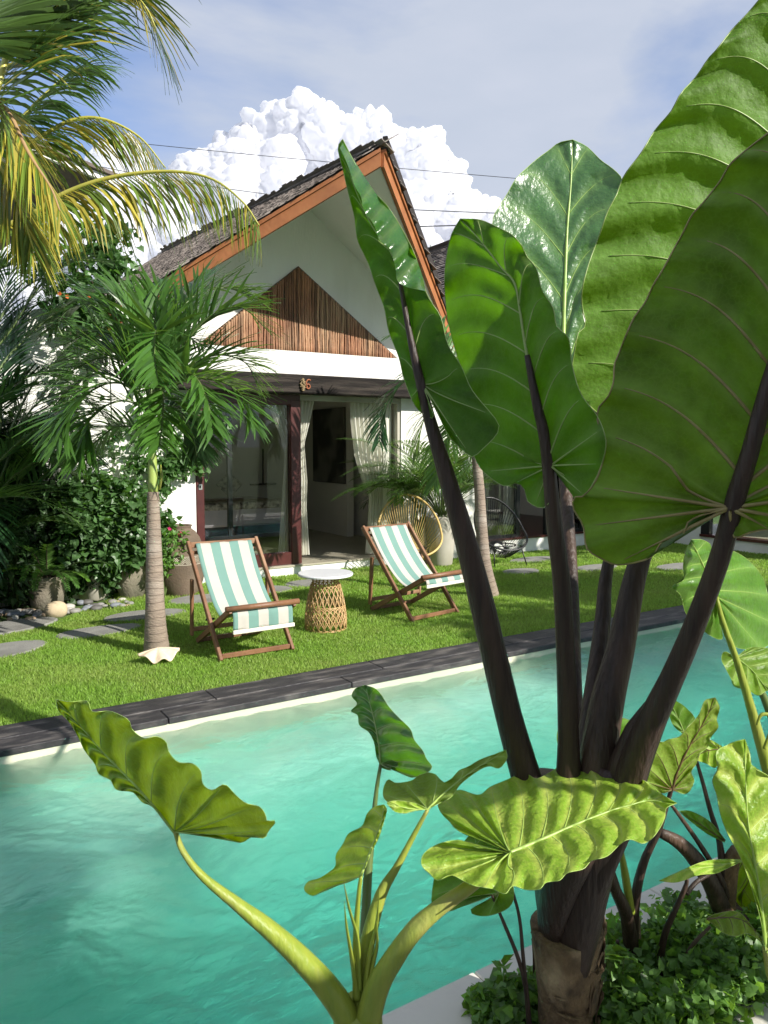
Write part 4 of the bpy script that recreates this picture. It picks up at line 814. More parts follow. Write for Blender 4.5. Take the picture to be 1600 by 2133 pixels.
def main_palm():
    base = Vector((1.65, 5.78, 0)); t = thing('manila_palm', 'young palm with grey ringed trunk, green crownshaft and arching fronds', 'palm tree', base)
    def at(px, py): return PX(px, py, 5.82)
    a = [Vector((1.65, 5.78, 0)), at(324, 1300), at(322, 1200), at(320, 1100), at(319, 1025)]
    ringed_trunk(t, a, [.096, .078, .068, .063, .056, .050, .043]); c1_ = at(319, 1025); c2_ = at(317, 935); c3_ = at(319, 900)
    MB().tube(crom([c1_, c1_.lerp(c2_, .5), c2_, c3_, at(320, 880)], 20), [lerpl([0, .1, .5, .8, 1], [.037, .036, .033, .024, .018], i/19) for i in range(20)], 16).mesh('crownshaft', M['crownshaft'], t, smooth=True)
    MB().tube([at(332, 1020), at(337, 990), at(335, 968)], [.010, .012, .004], 8).mesh('spathe', M['petiole_green'], t, smooth=True)
    C = at(318, 895)
    # fronds: photo directions of the rachis (tip and middle), distances chosen so the crown is round
    fr = [([(316, 860), (290, 780), (215, 745), (120, 790)], (0, -.35), M['palm']), ([(318, 850), (275, 730), (205, 690), (130, 720)], (.0, -.1), M['palm']),
          ([(318, 840), (300, 700), (258, 620), (205, 610)], (0, .45), M['palm']), ([(320, 830), (322, 690), (330, 610), (345, 595)], (0, .7), M['palm']),
          ([(320, 830), (350, 700), (400, 620), (470, 600), (540, 625)], (0, .5), M['palm']), ([(320, 840), (370, 740), (430, 665), (500, 640), (560, 690)], (0, -.25), M['palm']),
          ([(320, 850), (390, 770), (450, 740), (510, 755), (535, 800)], (0, .1), M['palm']), ([(320, 860), (370, 800), (440, 790), (500, 820), (530, 890)], (0, -.4), M['palm']),
          ([(320, 850), (330, 760), (325, 690), (322, 740), (330, 800)], (0, -.9), M['palm']), ([(318, 880), (300, 850), (250, 835), (190, 870), (165, 960)], (0, -.5), M['palm']),
          ([(318, 890), (290, 890), (240, 890), (200, 920), (150, 950)], (0, .25), M['areca']), ([(318, 860), (345, 850), (375, 860), (400, 900), (410, 950)], (0, .5), M['palmdark']),
          ([(318, 850), (290, 760), (240, 730), (180, 760)], (0, .9), M['palmdark']), ([(318, 850), (330, 760), (350, 720), (385, 700), (420, 720)], (0, .9), M['palmdark']), ([(318, 850), (335, 800), (340, 830), (338, 880), (332, 930)], (0, -.8), M['palm'])]
    fr += [([(316, 860), (270, 800), (190, 780), (110, 850), (95, 900)], (.1, .2), M['palmdark']), ([(318, 850), (280, 700), (225, 640), (150, 640), (100, 690)], (.2, .6), M['palm']), ([(320, 840), (370, 690), (400, 610), (440, 570)], (.1, .9), M['palm']), ([(318, 870), (280, 810), (220, 800), (150, 850), (120, 930)], (-.1, -.7), M['palm']), ([(320, 860), (350, 800), (400, 780), (430, 830), (445, 900)], (-.1, -.8), M['palm'])]
    for i, (pp, (d0, d1), mt) in enumerate(fr):
        n = len(pp)-1; R = [PX(x, y, 5.82+d0+(d1-d0)*(k/n)) for k, (x, y) in enumerate(pp)]
        frond(t, mt, R, 42, .41, .028, 48, 22, .30, M['rachisg'], (.011, .003), .18, seed=40+i, plum=26, jit=.2)
main_palm()

def slender_palm():
    base = Vector((5.21, 6.05, 0)); t = thing('slender_palm', 'slender grey palm trunk leaning beside the leaf stalks, fronds hidden above', 'palm tree', base); d = 7.95
    ringed_trunk(t, [base, PX(1010, 1180, d), PX(1003, 1100, d), PX(997, 1000, d), PX(985, 900, d), PX(972, 840, d)], [.085, .066, .058, .052, .045, .03])
    C = PX(970, 830, d); r = random.Random(5)
    for i, (pp, dd, mt) in enumerate([([(970, 830), (930, 760), (880, 700), (815, 700)], -.2, M['palm']), ([(970, 830), (910, 790), (850, 790), (800, 850), (790, 920)], -.3, M['palmdark']), ([(970, 830), (935, 740), (905, 680), (880, 660)], .4, M['palm']),
                                      ([(970, 830), (1000, 760), (1060, 720), (1130, 760)], -.2, M['palm']), ([(970, 830), (1020, 800), (1080, 820), (1120, 900)], .4, M['palm']), ([(970, 830), (930, 830), (885, 870), (868, 950)], .1, M['areca']), ([(970, 830), (960, 850), (930, 920), (905, 1010)], -.3, M['areca'])]):
        n = len(pp)-1; R = [PX(x, y, d+dd*k/n) for k, (x, y) in enumerate(pp)]; frond(t, mt, R, 34, .42, .026, 50, 12, .55, M['rachisg'], (.012, .003), .2, seed=80+i, plum=10)
slender_palm()

def cluster_palm(name, label, base, z0, n, L, seed, mat, ll=.26, wd=.013, el=(55, 85), bend=(1.2, 1.9), cane=None, azs=None, nl=34):
    t = thing(name, label, 'palm', base); r = random.Random(seed); B = Vector(base)
    for i in range(n):
        az = azs[i % len(azs)]+r.uniform(-.3, .3) if azs else i*2.4+r.uniform(-.3, .3); b = B+Vector((math.cos(az)*.05, math.sin(az)*.05, z0))
        frond(t, mat if r.random() < .7 else M['areca'], arch(b, az, L*r.uniform(.75, 1.1), rad(r.uniform(*el)), r.uniform(*bend)), nl, ll, wd, 52, 14, .35, M['rachisg'], (.007, .002), .25, seed=seed*31+i)
    if cane: stems(t, [([B+Vector((r.uniform(-.05, .05), r.uniform(-.05, .05), 0)), B+Vector((r.uniform(-.1, .1), r.uniform(-.1, .1), z0+.1))], .014, .01) for _ in range(cane)], M['rachisg'])
    return t
cluster_palm('areca_palm', 'bushy fine-leaved palm in the tall grey planter behind the gold chair', (6.0, 7.95, .63), .04, 44, 1.55, 3, M['areca'], .30, .014, (42, 86), (.9, 1.8), 5)
cluster_palm('areca_palm', 'fine-leaved palm drooping over the right curtain of the door', (5.80, 8.16, 0), .75, 10, .95, 6, M['palm'], .25, .013, (50, 80), (1.6, 2.2), 6, [3.0, 3.6, 2.5, 4.2])

# ------------------------------------------------------------ coconut palm, trunk outside the left edge
def coconut():
    D = 5.2; base = Vector(HIT(-230, 1500, 2, 0)); C = PX(-60, 330, D); t = thing('coconut_palm', 'coconut palm with long drooping yellow green fronds, trunk beyond the left edge', 'palm tree', base)
    ringed_trunk(t, [base, base.lerp(C, .5)+Vector((-.1, 0, 0)), C], [.16, .12, .10], step=.09)
    sinp = lambda s: (math.sin(math.pi*(.10+.82*s)))**.6
    def F(pp, d0, d1, n, L, w, ang, lift, droop, mat, seed, m2=None, f2=0, rm=None, st=.05, tw=0, rr=(.022, .005)):
        k = len(pp)-1; R = [PX(x, y, d0+(d1-d0)*i/k) for i, (x, y) in enumerate(pp)]
        return frond(t, mat, R, n, L, w, ang, lift, droop, rm or M['rachis'], rr, st, sinp, .14, seed, mat2=m2, f2=f2, twist=tw)
    # the long frond arching over the roof
    F([(-60, 500), (60, 450), (130, 405), (230, 370), (350, 357), (440, 372), (505, 420), (540, 470)], 5.3, 5.1, 92, .60, .024, 66, -58, 1.9, M['coco'], 1, M['cocoyel'], .42, st=.10)
    # upright frond crossing the upper left corner
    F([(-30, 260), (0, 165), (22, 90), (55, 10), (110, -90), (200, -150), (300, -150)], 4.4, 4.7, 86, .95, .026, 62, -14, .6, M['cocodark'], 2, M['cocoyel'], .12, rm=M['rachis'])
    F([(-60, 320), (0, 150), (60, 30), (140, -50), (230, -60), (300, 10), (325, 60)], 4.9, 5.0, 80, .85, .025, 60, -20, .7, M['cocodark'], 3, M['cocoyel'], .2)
    # mid frond behind
    F([(-60, 380), (20, 330), (85, 285), (150, 250), (215, 248), (290, 285), (345, 350)], 5.8, 6.0, 72, .62, .022, 60, -40, 1.4, M['coco'], 4, M['cocoyel'], .4)
    # drooping fronds at left
    F([(-80, 200), (-20, 205), (20, 240), (60, 320), (105, 390), (125, 440)], 4.7, 4.6, 70, .55, .021, 38, -20, .6, M['coco'], 5, M['cocoyel'], .5, rm=M['cocobrown'])
    F([(-90, 280), (-40, 300), (0, 350), (40, 430), (70, 520)], 4.9, 4.8, 70, .55, .021, 40, -15, .5, M['coco'], 6, M['cocoyel'], .35)
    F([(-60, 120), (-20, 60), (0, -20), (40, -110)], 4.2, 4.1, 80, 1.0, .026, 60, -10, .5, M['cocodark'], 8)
    F([(-60, 330), (30, 260), (90, 200), (150, 150), (190, 140)], 5.6, 5.9, 60, .65, .023, 50, -20, .9, M['palm'], 9)
coconut()

# ------------------------------------------------------------ dense planting at left
def left_plants():
    r = random.Random(33)
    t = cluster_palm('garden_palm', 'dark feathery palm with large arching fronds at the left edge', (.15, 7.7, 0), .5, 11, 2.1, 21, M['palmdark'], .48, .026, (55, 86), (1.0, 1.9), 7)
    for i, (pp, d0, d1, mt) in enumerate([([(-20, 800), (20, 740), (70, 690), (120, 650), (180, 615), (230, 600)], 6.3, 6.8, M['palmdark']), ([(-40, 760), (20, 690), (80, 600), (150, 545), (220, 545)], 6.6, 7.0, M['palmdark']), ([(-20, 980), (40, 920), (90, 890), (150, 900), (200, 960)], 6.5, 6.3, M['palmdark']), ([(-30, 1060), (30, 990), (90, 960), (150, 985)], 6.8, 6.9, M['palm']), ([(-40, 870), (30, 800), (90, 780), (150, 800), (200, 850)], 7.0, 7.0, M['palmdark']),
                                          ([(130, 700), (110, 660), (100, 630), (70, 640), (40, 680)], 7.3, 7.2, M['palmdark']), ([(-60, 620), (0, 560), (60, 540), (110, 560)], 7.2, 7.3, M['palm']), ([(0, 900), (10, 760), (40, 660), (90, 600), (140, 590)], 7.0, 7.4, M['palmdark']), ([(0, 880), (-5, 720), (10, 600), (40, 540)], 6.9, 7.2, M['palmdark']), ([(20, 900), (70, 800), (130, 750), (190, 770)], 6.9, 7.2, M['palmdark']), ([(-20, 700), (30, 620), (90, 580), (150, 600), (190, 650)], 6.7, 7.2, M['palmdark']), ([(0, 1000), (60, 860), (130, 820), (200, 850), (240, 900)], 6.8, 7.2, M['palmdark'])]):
        k = len(pp)-1; frond(t, mt, [PX(x, y, d0+(d1-d0)*j/k) for j, (x, y) in enumerate(pp)], 44, .42, .024, 55, 10, .45, M['rachisg'], (.013, .004), .1, seed=300+i)
    cluster_palm('garden_palm', 'feathery palm with overlapping fronds behind the big palm trunk at left', (.95, 8.0, 0), .9, 16, 1.5, 24, M['palmdark'], .40, .022, (35, 86), (1.0, 2.0), 5)
    c = cluster_palm('garden_palm', 'second dark palm low behind the stepping stones at far left', (.55, 8.05, 0), .3, 14, 1.25, 22, M['palmdark'], .34, .02, (35, 85), (1.0, 2.0), 5)
    # ferny shrub above the beige pot
    t = thing('fern_shrub', 'bright feathery shrub growing in the beige stone pot', 'shrub', (1.22, 7.9, .31)); B = Vector((1.22, 7.88, .29))
    for i in range(30):
        az = i*2.4; frond(t, M['bush'] if i % 3 else M['cover'], arch(B+Vector((math.cos(az)*.05, math.sin(az)*.05, 0)), az, r.uniform(.35, .75), rad(r.uniform(25, 88)), r.uniform(.9, 1.8)), 22, .085, .022, 62, 8, .3, M['stem'], (.004, .0015), .15, seed=500+i, segs=3)
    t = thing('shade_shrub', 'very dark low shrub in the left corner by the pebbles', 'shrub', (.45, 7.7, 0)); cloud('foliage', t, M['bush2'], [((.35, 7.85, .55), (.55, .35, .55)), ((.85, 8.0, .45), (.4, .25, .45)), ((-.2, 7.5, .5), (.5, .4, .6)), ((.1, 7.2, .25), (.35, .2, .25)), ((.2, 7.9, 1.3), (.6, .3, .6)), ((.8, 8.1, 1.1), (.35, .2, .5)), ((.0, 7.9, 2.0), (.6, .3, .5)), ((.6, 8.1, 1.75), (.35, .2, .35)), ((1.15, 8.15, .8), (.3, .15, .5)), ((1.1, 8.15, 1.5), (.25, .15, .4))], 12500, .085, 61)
    stems(t, [([(.4, 7.85, 0), (.4+r.uniform(-.3, .3), 7.85+r.uniform(-.1, .1), .6)], .01, .005) for _ in range(7)])
    t = thing('leafy_bush', 'glossy round-leaved bush spilling over the dark pot left of the trunk', 'bush', (2.05, 8.0, .42))
    cloud('foliage', t, M['bush'], [((2.0, 7.88, .80), (.42, .28, .36)), ((1.72, 7.95, .78), (.34, .25, .42)), ((2.28, 7.92, .62), (.22, .2, .22)), ((1.65, 7.95, 1.12), (.22, .15, .2)), ((2.02, 7.9, .48), (.3, .2, .17)), ((1.75, 7.9, .42), (.22, .14, .2))], 4300, .072, 62, heart=True)
    stems(t, [([(2.05, 8.0, .38), (2.0+r.uniform(-.3, .3), 7.92, .6), (1.95+r.uniform(-.4, .4), 7.9, 1.0)], .009, .004) for _ in range(9)])
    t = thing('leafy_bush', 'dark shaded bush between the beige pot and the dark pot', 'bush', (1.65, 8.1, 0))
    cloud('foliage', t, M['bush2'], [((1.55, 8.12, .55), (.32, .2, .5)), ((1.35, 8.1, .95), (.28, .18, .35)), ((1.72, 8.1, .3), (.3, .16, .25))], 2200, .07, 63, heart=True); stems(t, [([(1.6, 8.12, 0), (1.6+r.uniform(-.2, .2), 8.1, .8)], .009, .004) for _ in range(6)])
    # flowering plant by the jar
    t = thing('flowering_plant', 'small plant with pink blossoms between the bush and the jar', 'flowers', (2.33, 7.82, 0)); cloud('foliage', t, M['cover'], [((2.36, 7.72, .55), (.16, .12, .17)), ((2.28, 7.74, .38), (.14, .1, .16))], 520, .055, 64)
    stems(t, [([(2.33, 7.82, 0), (2.33+r.uniform(-.06, .06), 7.78, .3), (2.34+r.uniform(-.15, .15), 7.72, .7)], .005, .003) for _ in range(8)], M['rachisg'])
    for x, y in ((352, 1103), (375, 1112), (344, 1138), (358, 1128), (310, 1170), (336, 1120), (340, 1150)):
        c = PX(x, y, 7.9); m = MB()
        for k in range(5):
            a = 2*math.pi*k/5+x; d = Vector((math.cos(a), -.35, math.sin(a))); s = Vector((-math.sin(a), 0, math.cos(a))); m.add([c, c+d*.018+s*.013, c+d*.032, c+d*.018-s*.013], [(0, 1, 2, 3)])
        m.mesh('blossom', M['petal'], t)
    # climbing vine on the wall left of the door
    t = thing('wall_vine', 'round-leaved creeper climbing the white wall left of the door', 'vine', (2.2, 8.3, 0)); P = []
    tr = [[(250, 1120), (262, 1000), (290, 900), (300, 780)], [(300, 1060), (345, 980), (380, 900), (410, 880), (455, 875), (472, 882)], [(340, 1000), (380, 960), (400, 930), (420, 985)], [(200, 1050), (215, 950), (240, 900), (290, 880)], [(280, 1060), (330, 1010), (360, 940)], [(140, 1040), (150, 900), (180, 800), (230, 700)], [(330, 900), (360, 850), (390, 840), (418, 900)], [(270, 980), (320, 960), (390, 975)]]
    Pn = []; V = []; rr = np.random.RandomState(4)
    for pl in tr:
        Q = crom([HIT(x, y, 1, 8.30-.03*(i % 2)) for i, (x, y) in enumerate(pl)], 30); MB().tube(Q, .005, 5).mesh('stem', M['stem'], t, smooth=True)
        for q in Q:
            for _ in range(7): Pn.append((q+Vector((rr.normal()*.06, -abs(rr.normal())*.05-.01, rr.normal()*.06))))
    cloud('foliage', t, M['vine'], [((p.x, p.y, p.z), (.02, .02, .02)) for p in Pn], len(Pn)*2, .062, 65, heart=True)
    # creeper and climbing plant over the garden wall
    t = thing('wall_creeper', 'tall scrambling creeper with thin hanging shoots above the garden wall', 'vine', (1.3, 8.25, 0)); Pn = []
    tr = [[(120, 900), (150, 760), (170, 640), (180, 560), (215, 500), (225, 470)], [(150, 760), (200, 680), (240, 620), (275, 590), (300, 600)], [(170, 640), (160, 560), (175, 500), (190, 450)], [(215, 500), (222, 540), (225, 590)], [(225, 580), (245, 560), (258, 548)], [(60, 560), (110, 530), (160, 540), (200, 600)], [(180, 680), (220, 660), (260, 640)], [(120, 620), (160, 620), (210, 640)], [(200, 520), (235, 490), (262, 485)], [(150, 700), (120, 640), (100, 560), (95, 510)]]
    for pl in tr:
        Q = crom([HIT(x, y, 1, 8.15+.05*(i % 3)) for i, (x, y) in enumerate(pl)], 30); MB().tube(Q, .004, 5).mesh('stem', M['stem'], t, smooth=True)
        for q in Q:
            for _ in range(5): Pn.append((q+Vector((rr.normal()*.07, rr.normal()*.07, rr.normal()*.07))))
    cloud('foliage', t, M['vine'], [((p.x, p.y, p.z), (.02, .02, .02)) for p in Pn], len(Pn)*2, .075, 66, heart=True)
    for x, y in ((124, 612), (140, 618), (186, 618)):
        c = HIT(x, y, 1, 8.05); m = MB()
        for k in range(5):
            a = 2*math.pi*k/5; d = Vector((math.cos(a), -.5, math.sin(a))); s = Vector((-math.sin(a), 0, math.cos(a))); m.add([c, c+d*.013+s*.009, c+d*.022, c+d*.013-s*.009], [(0, 1, 2, 3)])
        m.mesh('blossom', M['orangepetal'], t)
    # plants at the foot of the second villa
    t = thing('shade_shrub', 'low dark shrub at the plinth of the second villa', 'shrub', (9.9, 8.1, 0)); cloud('foliage', t, M['bush2'], [((9.9, 8.1, .16), (.35, .2, .22)), ((9.4, 8.2, .1), (.25, .1, .14))], 900, .06, 67)
    t = thing('background_tree', 'tip of a tree showing between the two roofs', 'tree', (11, 18, 0)); c = PX(905, 548, 18.5); cloud('crown', t, M['palmdark'], [((c.x, c.y, c.z-.3), (.3, .3, .55)), ((c.x-.3, c.y, c.z-.6), (.35, .3, .4))], 500, .16, 68, droop=-.8)
    MB().tube([(11, 18, 0), (c.x, c.y, c.z-.6)], [.2, .06], 8).mesh('trunk', M['stem'], t)
left_plants()
# ------------------------------------------------------------ giant leaves
def big_leaf(parent, mat, mid, left, right, d0, d1, lat=0., cup=0., bow=0., wave=.012, wf=9, blis=.004, nv=7, vm=None, vr=.0028, K=64, T=18, bl=.66, br=.66, seed=0, name='leaf', flap=None, mr=.006, veins=True, medge=.0, latcurve=0., up=False):
    """blade of an elephant-ear leaf. mid: photo points tip -> petiole joint; left/right: margin from tip round the lobe to the joint.
    d0/d1: distance of tip / joint; lat tilts the blade across; cup and bow bend it; the margin waves and the blade swells between veins"""
    def V2(p): return Vector((p[0], p[1], 0))
    Mi = crom([V2(p) for p in mid], K); ph = seed*1.7
    tip, jn = Mi[0], Mi[-1]; ax = (jn-tip); L = ax.length; ax.normalize(); pr = Vector((-ax.y, ax.x, 0))
    def depth(p, k, t, sd):
        al = (p-tip).dot(ax)/L; ac = (p-tip).dot(pr)/L
        d = d0+(d1-d0)*al+lat*ac+cup*ac*ac*4+bow*math.sin(math.pi*min(1, max(0, al)))+latcurve*ac*ac*ac
        d += wave*math.sin(k*wf*2*math.pi+ph+sd)*t**2.2*(.75+.25*math.sin(k*23+ph))+medge*t**4
        kk = k-((1-t)**1.6*.05 if k < (bl if sd == 0 else br) else 0); d += (-blis if up else blis)*math.cos(2*math.pi*kk*nv)*math.sin(math.pi*min(1, t*1.05)**.7)
        d += blis*.9*noise.noise(Vector((p.x*.022, p.y*.022, ph)))*math.sin(math.pi*min(1, t*1.1))+blis*.45*noise.noise(Vector((p.x*.06, p.y*.06, ph)))
        d += wave*.35*math.sin(k*wf*4.3*math.pi+2*ph+sd)*t**4
        return d
    V = []; F = []; UV = []; sides = []
    for sd, out, b in ((0, left, bl), (1.3, right, br)):
        O = crom([V2(p) for p in out], K); grid = []
        for i in range(K):
            s = i/(K-1); ms = min(1, s/b); ms = ms**1.06; m = Mi[min(K-1, int(ms*(K-1)))].lerp(Mi[min(K-1, int(ms*(K-1))+1)], ms*(K-1)-int(ms*(K-1)))
            o = O[i]; row = []
            for j in range(T+1):
                t = j/T; p = m.lerp(o, t); arc = (tip-jn)*(.05*math.sin(math.pi*t)*(1 if s < b else 0)*min(1, s*4)*(1-s))
                p = p+arc; row.append((p, s, t))
            grid.append(row)
        base = len(V)
        for row in grid:
            for p, s, t in row: V.append(PX(p.x, p.y, depth(p, s, t, sd))); UV.append(((s-((1-t)**1.6*.05 if s < (bl if sd == 0 else br) else 0))*nv, t if sd == 0 else -t))
        for i in range(K-1):
            for j in range(T):
                a = base+i*(T+1)+j; q = (a, a+1, a+T+2, a+T+1); F.append(q if bool(sd) != up else q[::-1])
        sides.append((grid, sd))
    if flap:
        A = crom([V2(p) for p in flap[0]], K); B = crom([V2(p) for p in flap[1]], K); base = len(V); n = 8
        for i in range(K):
            for j in range(n+1):
                t = j/n; p = A[i].lerp(B[i], t); d = depth(p, i/(K-1), .3, 0)-.03*math.sin(math.pi*.5*t)-flap[2]*t+wave*.6*math.sin(i/(K-1)*wf*6.28)*t; V.append(PX(p.x, p.y, d)); UV.append((i/K*nv, t))
        for i in range(K-1):
            for j in range(n):
                a = base+i*(n+1)+j; F.append((a, a+1, a+n+2, a+n+1))
    o = mk(name, V, F, mat, parent, True, UV)
    if veins:
        vm = vm or M['vein_light']
        for grid, sd in sides:
            n_ = len(grid); MB().tube([PX(row[T][0].x, row[T][0].y, depth(row[T][0], row[T][1], 1, sd)) for row in grid], [vr*.42]*n_, 5, cap=False).mesh('margin', vm if vm != M['vein_dark'] else M['vein_light'], o, smooth=True)
        P = [PX(p.x, p.y, depth(p, min(1, i/(K-1))*bl, 0, 0)) for i, p in enumerate(Mi)]
        MB().tube(P, [mr*(.18+.82*i/(K-1)) for i in range(K)], 8).mesh('midrib', vm, o, smooth=True)
        for grid, sd in sides:
            for q in range(1, nv+1):
                i = int((q-.5)/nv*(K-1)); rr_ = vr*(.45+.55*min(1, q/nv*1.6)); pts = []
                for j in range(0, int(T*.94)+1):
                    # veins leave the midrib nearer the joint and sweep forward to the margin
                    t = j/T; fi = (q-.5)/nv*(K-1); fi = min(K-1.001, fi+(1-t)**1.6*K*.05) if fi/(K-1) < bl else fi; ii = int(fi); fr_ = fi-ii; (p, s, tt), (p2, s2_, _) = grid[ii][j], grid[ii+1][j]; p = p.lerp(p2, fr_); s = s+(s2_-s)*fr_; pts.append(PX(p.x, p.y, depth(p, s, tt, sd)))
                MB().tube(pts, [rr_*(1-.8*k/len(pts)) for k in range(len(pts))], 5).mesh('vein', vm, o, smooth=True)
    return o
def petiole(parent, pts, mat, name='petiole', seg=14, flat=1.0):
    """pts: (photo x, y, width in px, distance)"""
    n = 40; C = crom([Vector((p[0], p[1], 0)) for p in pts], n); L = [0]
    for a, b in zip(pts[:-1], pts[1:]): L.append(L[-1]+math.hypot(a[0]-b[0], a[1]-b[1]))
    xs = [l/L[-1] for l in L]; P = []; R = []
    for i, c in enumerate(C):
        u = i/(n-1); d = lerpl(xs, [p[3] for p in pts], u); w = lerpl(xs, [p[2] for p in pts], u); P.append(PX(c.x, c.y, d)); R.append(w/2*d/FPX)
    return MB().tube(P, R, seg, flat=flat).mesh(name, mat, parent, smooth=True)

def giant():
    base = Vector((1.47, 1.34, -.01)); t = thing('giant_taro', 'giant elephant ear plant with dark stalks and huge upright leaves', 'plant', base)
    # papery trunk and fanning sheaths
    tr = [(1178, 2170, 116, 2.05), (1178, 2078, 112, 2.03), (1178, 1985, 132, 2.0), (1180, 1930, 150, 1.99)]
    petiole(t, tr, M['bark_taro'], 'trunk', 24)
    r = random.Random(6)
    for k in range(7):
        y = 1985+k*24+r.uniform(-8, 8); sl_ = r.uniform(-22, 26); x0, x1 = sorted((1178+r.uniform(-56, 56), 1178+r.uniform(-56, 56))); x1 = max(x1, x0+40); dz = lambda x: 2.0-.056*math.sqrt(max(0, 1-((x-1178)/60)**2))
        petiole(t, [(x0, y, 2, dz(x0)), (x0*.66+x1*.34, y+sl_*.4+4, 7, dz(x0*.66+x1*.34)), (x0*.3+x1*.7, y+sl_*.7+5, 6, dz(x0*.3+x1*.7)), (x1, y+sl_, 2, dz(x1))], M['bark_taro'], 'bark_flap', 6)
    axp = [PX(1178, y, 2.03) for y in (2180, 1930)]; rr = random.Random(15)
    for k in range(22):
        z0 = rr.uniform(.0, .98); a0 = rr.uniform(-3.4, .5); da = rr.uniform(.7, 1.7); hh = rr.uniform(.05, .11); R0 = .070+.016*z0+rr.uniform(.0015, .007); V = []; nA, nB = 12, 5; jag = [rr.uniform(-.012, .012) for _ in range(nA+1)]; pl = rr.uniform(.002, .018)
        for j in range(nB+1):
            for i in range(nA+1):
                v = j/nB; a = a0+da*i/nA; c = axp[0].lerp(axp[1], z0); z = (v-.5)*hh+jag[i]*(v*1.4-.2)+.02*(i/nA-.5)*(1 if k % 2 else -1); rd = R0+pl*v**3+.002*math.sin(i*1.7+k)*v; V.append((c.x+rd*math.cos(a), c.y+rd*math.sin(a), c.z+z))
        o = mk('bark_flap', V, [(j*(nA+1)+i, j*(nA+1)+i+1, (j+1)*(nA+1)+i+1, (j+1)*(nA+1)+i) for j in range(nB) for i in range(nA)], M['bark_taro'], t); sm = o.modifiers.new('t', 'SOLIDIFY'); sm.thickness = .0015
    petiole(t, [(1178, 2040, 90, 2.03), (1179, 1985, 122, 1.985), (1182, 1900, 166, 1.97), (1188, 1800, 200, 1.95), (1200, 1700, 226, 1.93), (1208, 1640, 232, 1.93)], M['petiole_dark'], 'sheath', 26, .55)
    petiole(t, [(1165, 2020, 20, 2.0), (1148, 1970, 54, 1.99), (1150, 1900, 74, 1.93), (1185, 1780, 110, 1.86), (1240, 1680, 110, 1.87), (1262, 1600, 90, 1.88)], M['petiole_dark'], 'sheath', 20, .6)
    petiole(t, [(1195, 2030, 20, 2.02), (1205, 1975, 60, 1.985), (1215, 1900, 86, 1.93), (1240, 1800, 90, 1.87), (1290, 1690, 84, 1.85), (1322, 1590, 66, 1.84)], M['petiole_dark'], 'sheath', 20, .6)
    D = M['petiole_dark']
    petiole(t, [(822, 520, 6, 1.86), (852, 690, 13, 1.86), (874, 789, 20, 1.86), (897, 880, 26, 1.87), (930, 990, 36, 1.88), (968, 1120, 46, 1.89), (1002, 1250, 52, 1.9), (1033, 1380, 54, 1.91), (1062, 1500, 56, 1.92), (1094, 1612, 62, 1.93), (1130, 1740, 84, 1.94)], D)
    petiole(t, [(1098, 740, 12, 1.80), (1118, 840, 20, 1.80), (1138, 930, 26, 1.80), (1155, 1094, 33, 1.82), (1170, 1216, 37, 1.84), (1179, 1374, 40, 1.86), (1184, 1540, 44, 1.88), (1184, 1700, 60, 1.90)], D)
    petiole(t, [(1172, 790, 18, 2.64), (1177, 990, 26, 2.45), (1190, 1200, 28, 2.25), (1197, 1400, 28, 2.1), (1200, 1620, 40, 2.0)], D)
    petiole(t, [(1480, 700, 24, 2.15), (1330, 960, 26, 2.12), (1268, 1171, 24, 2.08), (1255, 1300, 34, 2.05), (1240, 1415, 38, 2.02), (1222, 1560, 44, 1.98), (1215, 1680, 60, 1.95)], D)
    petiole(t, [(1500, 780, 30, 1.95), (1400, 1000, 38, 1.94), (1330, 1175, 44, 1.93), (1293, 1350, 58, 1.92), (1266, 1457, 70, 1.91), (1246, 1581, 78, 1.9), (1235, 1700, 90, 1.9)], D)
    petiole(t, [(1660, 600, 20, 1.50), (1600, 803, 32, 1.52), (1560, 950, 36, 1.55), (1531, 1043, 40, 1.58), (1500, 1160, 42, 1.62), (1446, 1305, 44, 1.68), (1400, 1412, 48, 1.73), (1362, 1492, 56, 1.77), (1322, 1590, 66, 1.82), (1290, 1690, 74, 1.86)], D)
    petiole(t, [(1347, 1465, 10, 1.80), (1325, 1520, 44, 1.83), (1300, 1590, 60, 1.85), (1280, 1650, 70, 1.87)], D, 'sheath')
    # leaf with the folded blade, left
    big_leaf(t, M['taro'], [(712, 292), (735, 380), (775, 470), (822, 540), (845, 640), (866, 740), (880, 800)],
             [(712, 292), (704, 310), (715, 355), (725, 400), (738, 450), (745, 500), (768, 550), (781, 590), (800, 640), (810, 690), (831, 745), (842, 790), (868, 850), (905, 870), (880, 815)],
             [(714, 290), (745, 350), (780, 400), (815, 440), (862, 525), (888, 610), (918, 660), (932, 715), (962, 765), (985, 815), (1037, 880), (1032, 908), (1000, 940), (984, 952), (950, 925), (930, 900), (905, 845), (882, 803)],
             1.95, 1.86, lat=.35, cup=-.1, wave=.016, wf=8, nv=8, vm=M['vein_light'], vr=.0022, mr=.004, seed=1, bl=.74, br=.56,
             flap=([(716, 296), (745, 345), (780, 398), (812, 436), (842, 488), (864, 530), (880, 575), (886, 604)], [(708, 308), (725, 345), (738, 385), (752, 410), (758, 438), (780, 470), (790, 500), (813, 520), (824, 560), (828, 585), (848, 598), (886, 606)], .05))
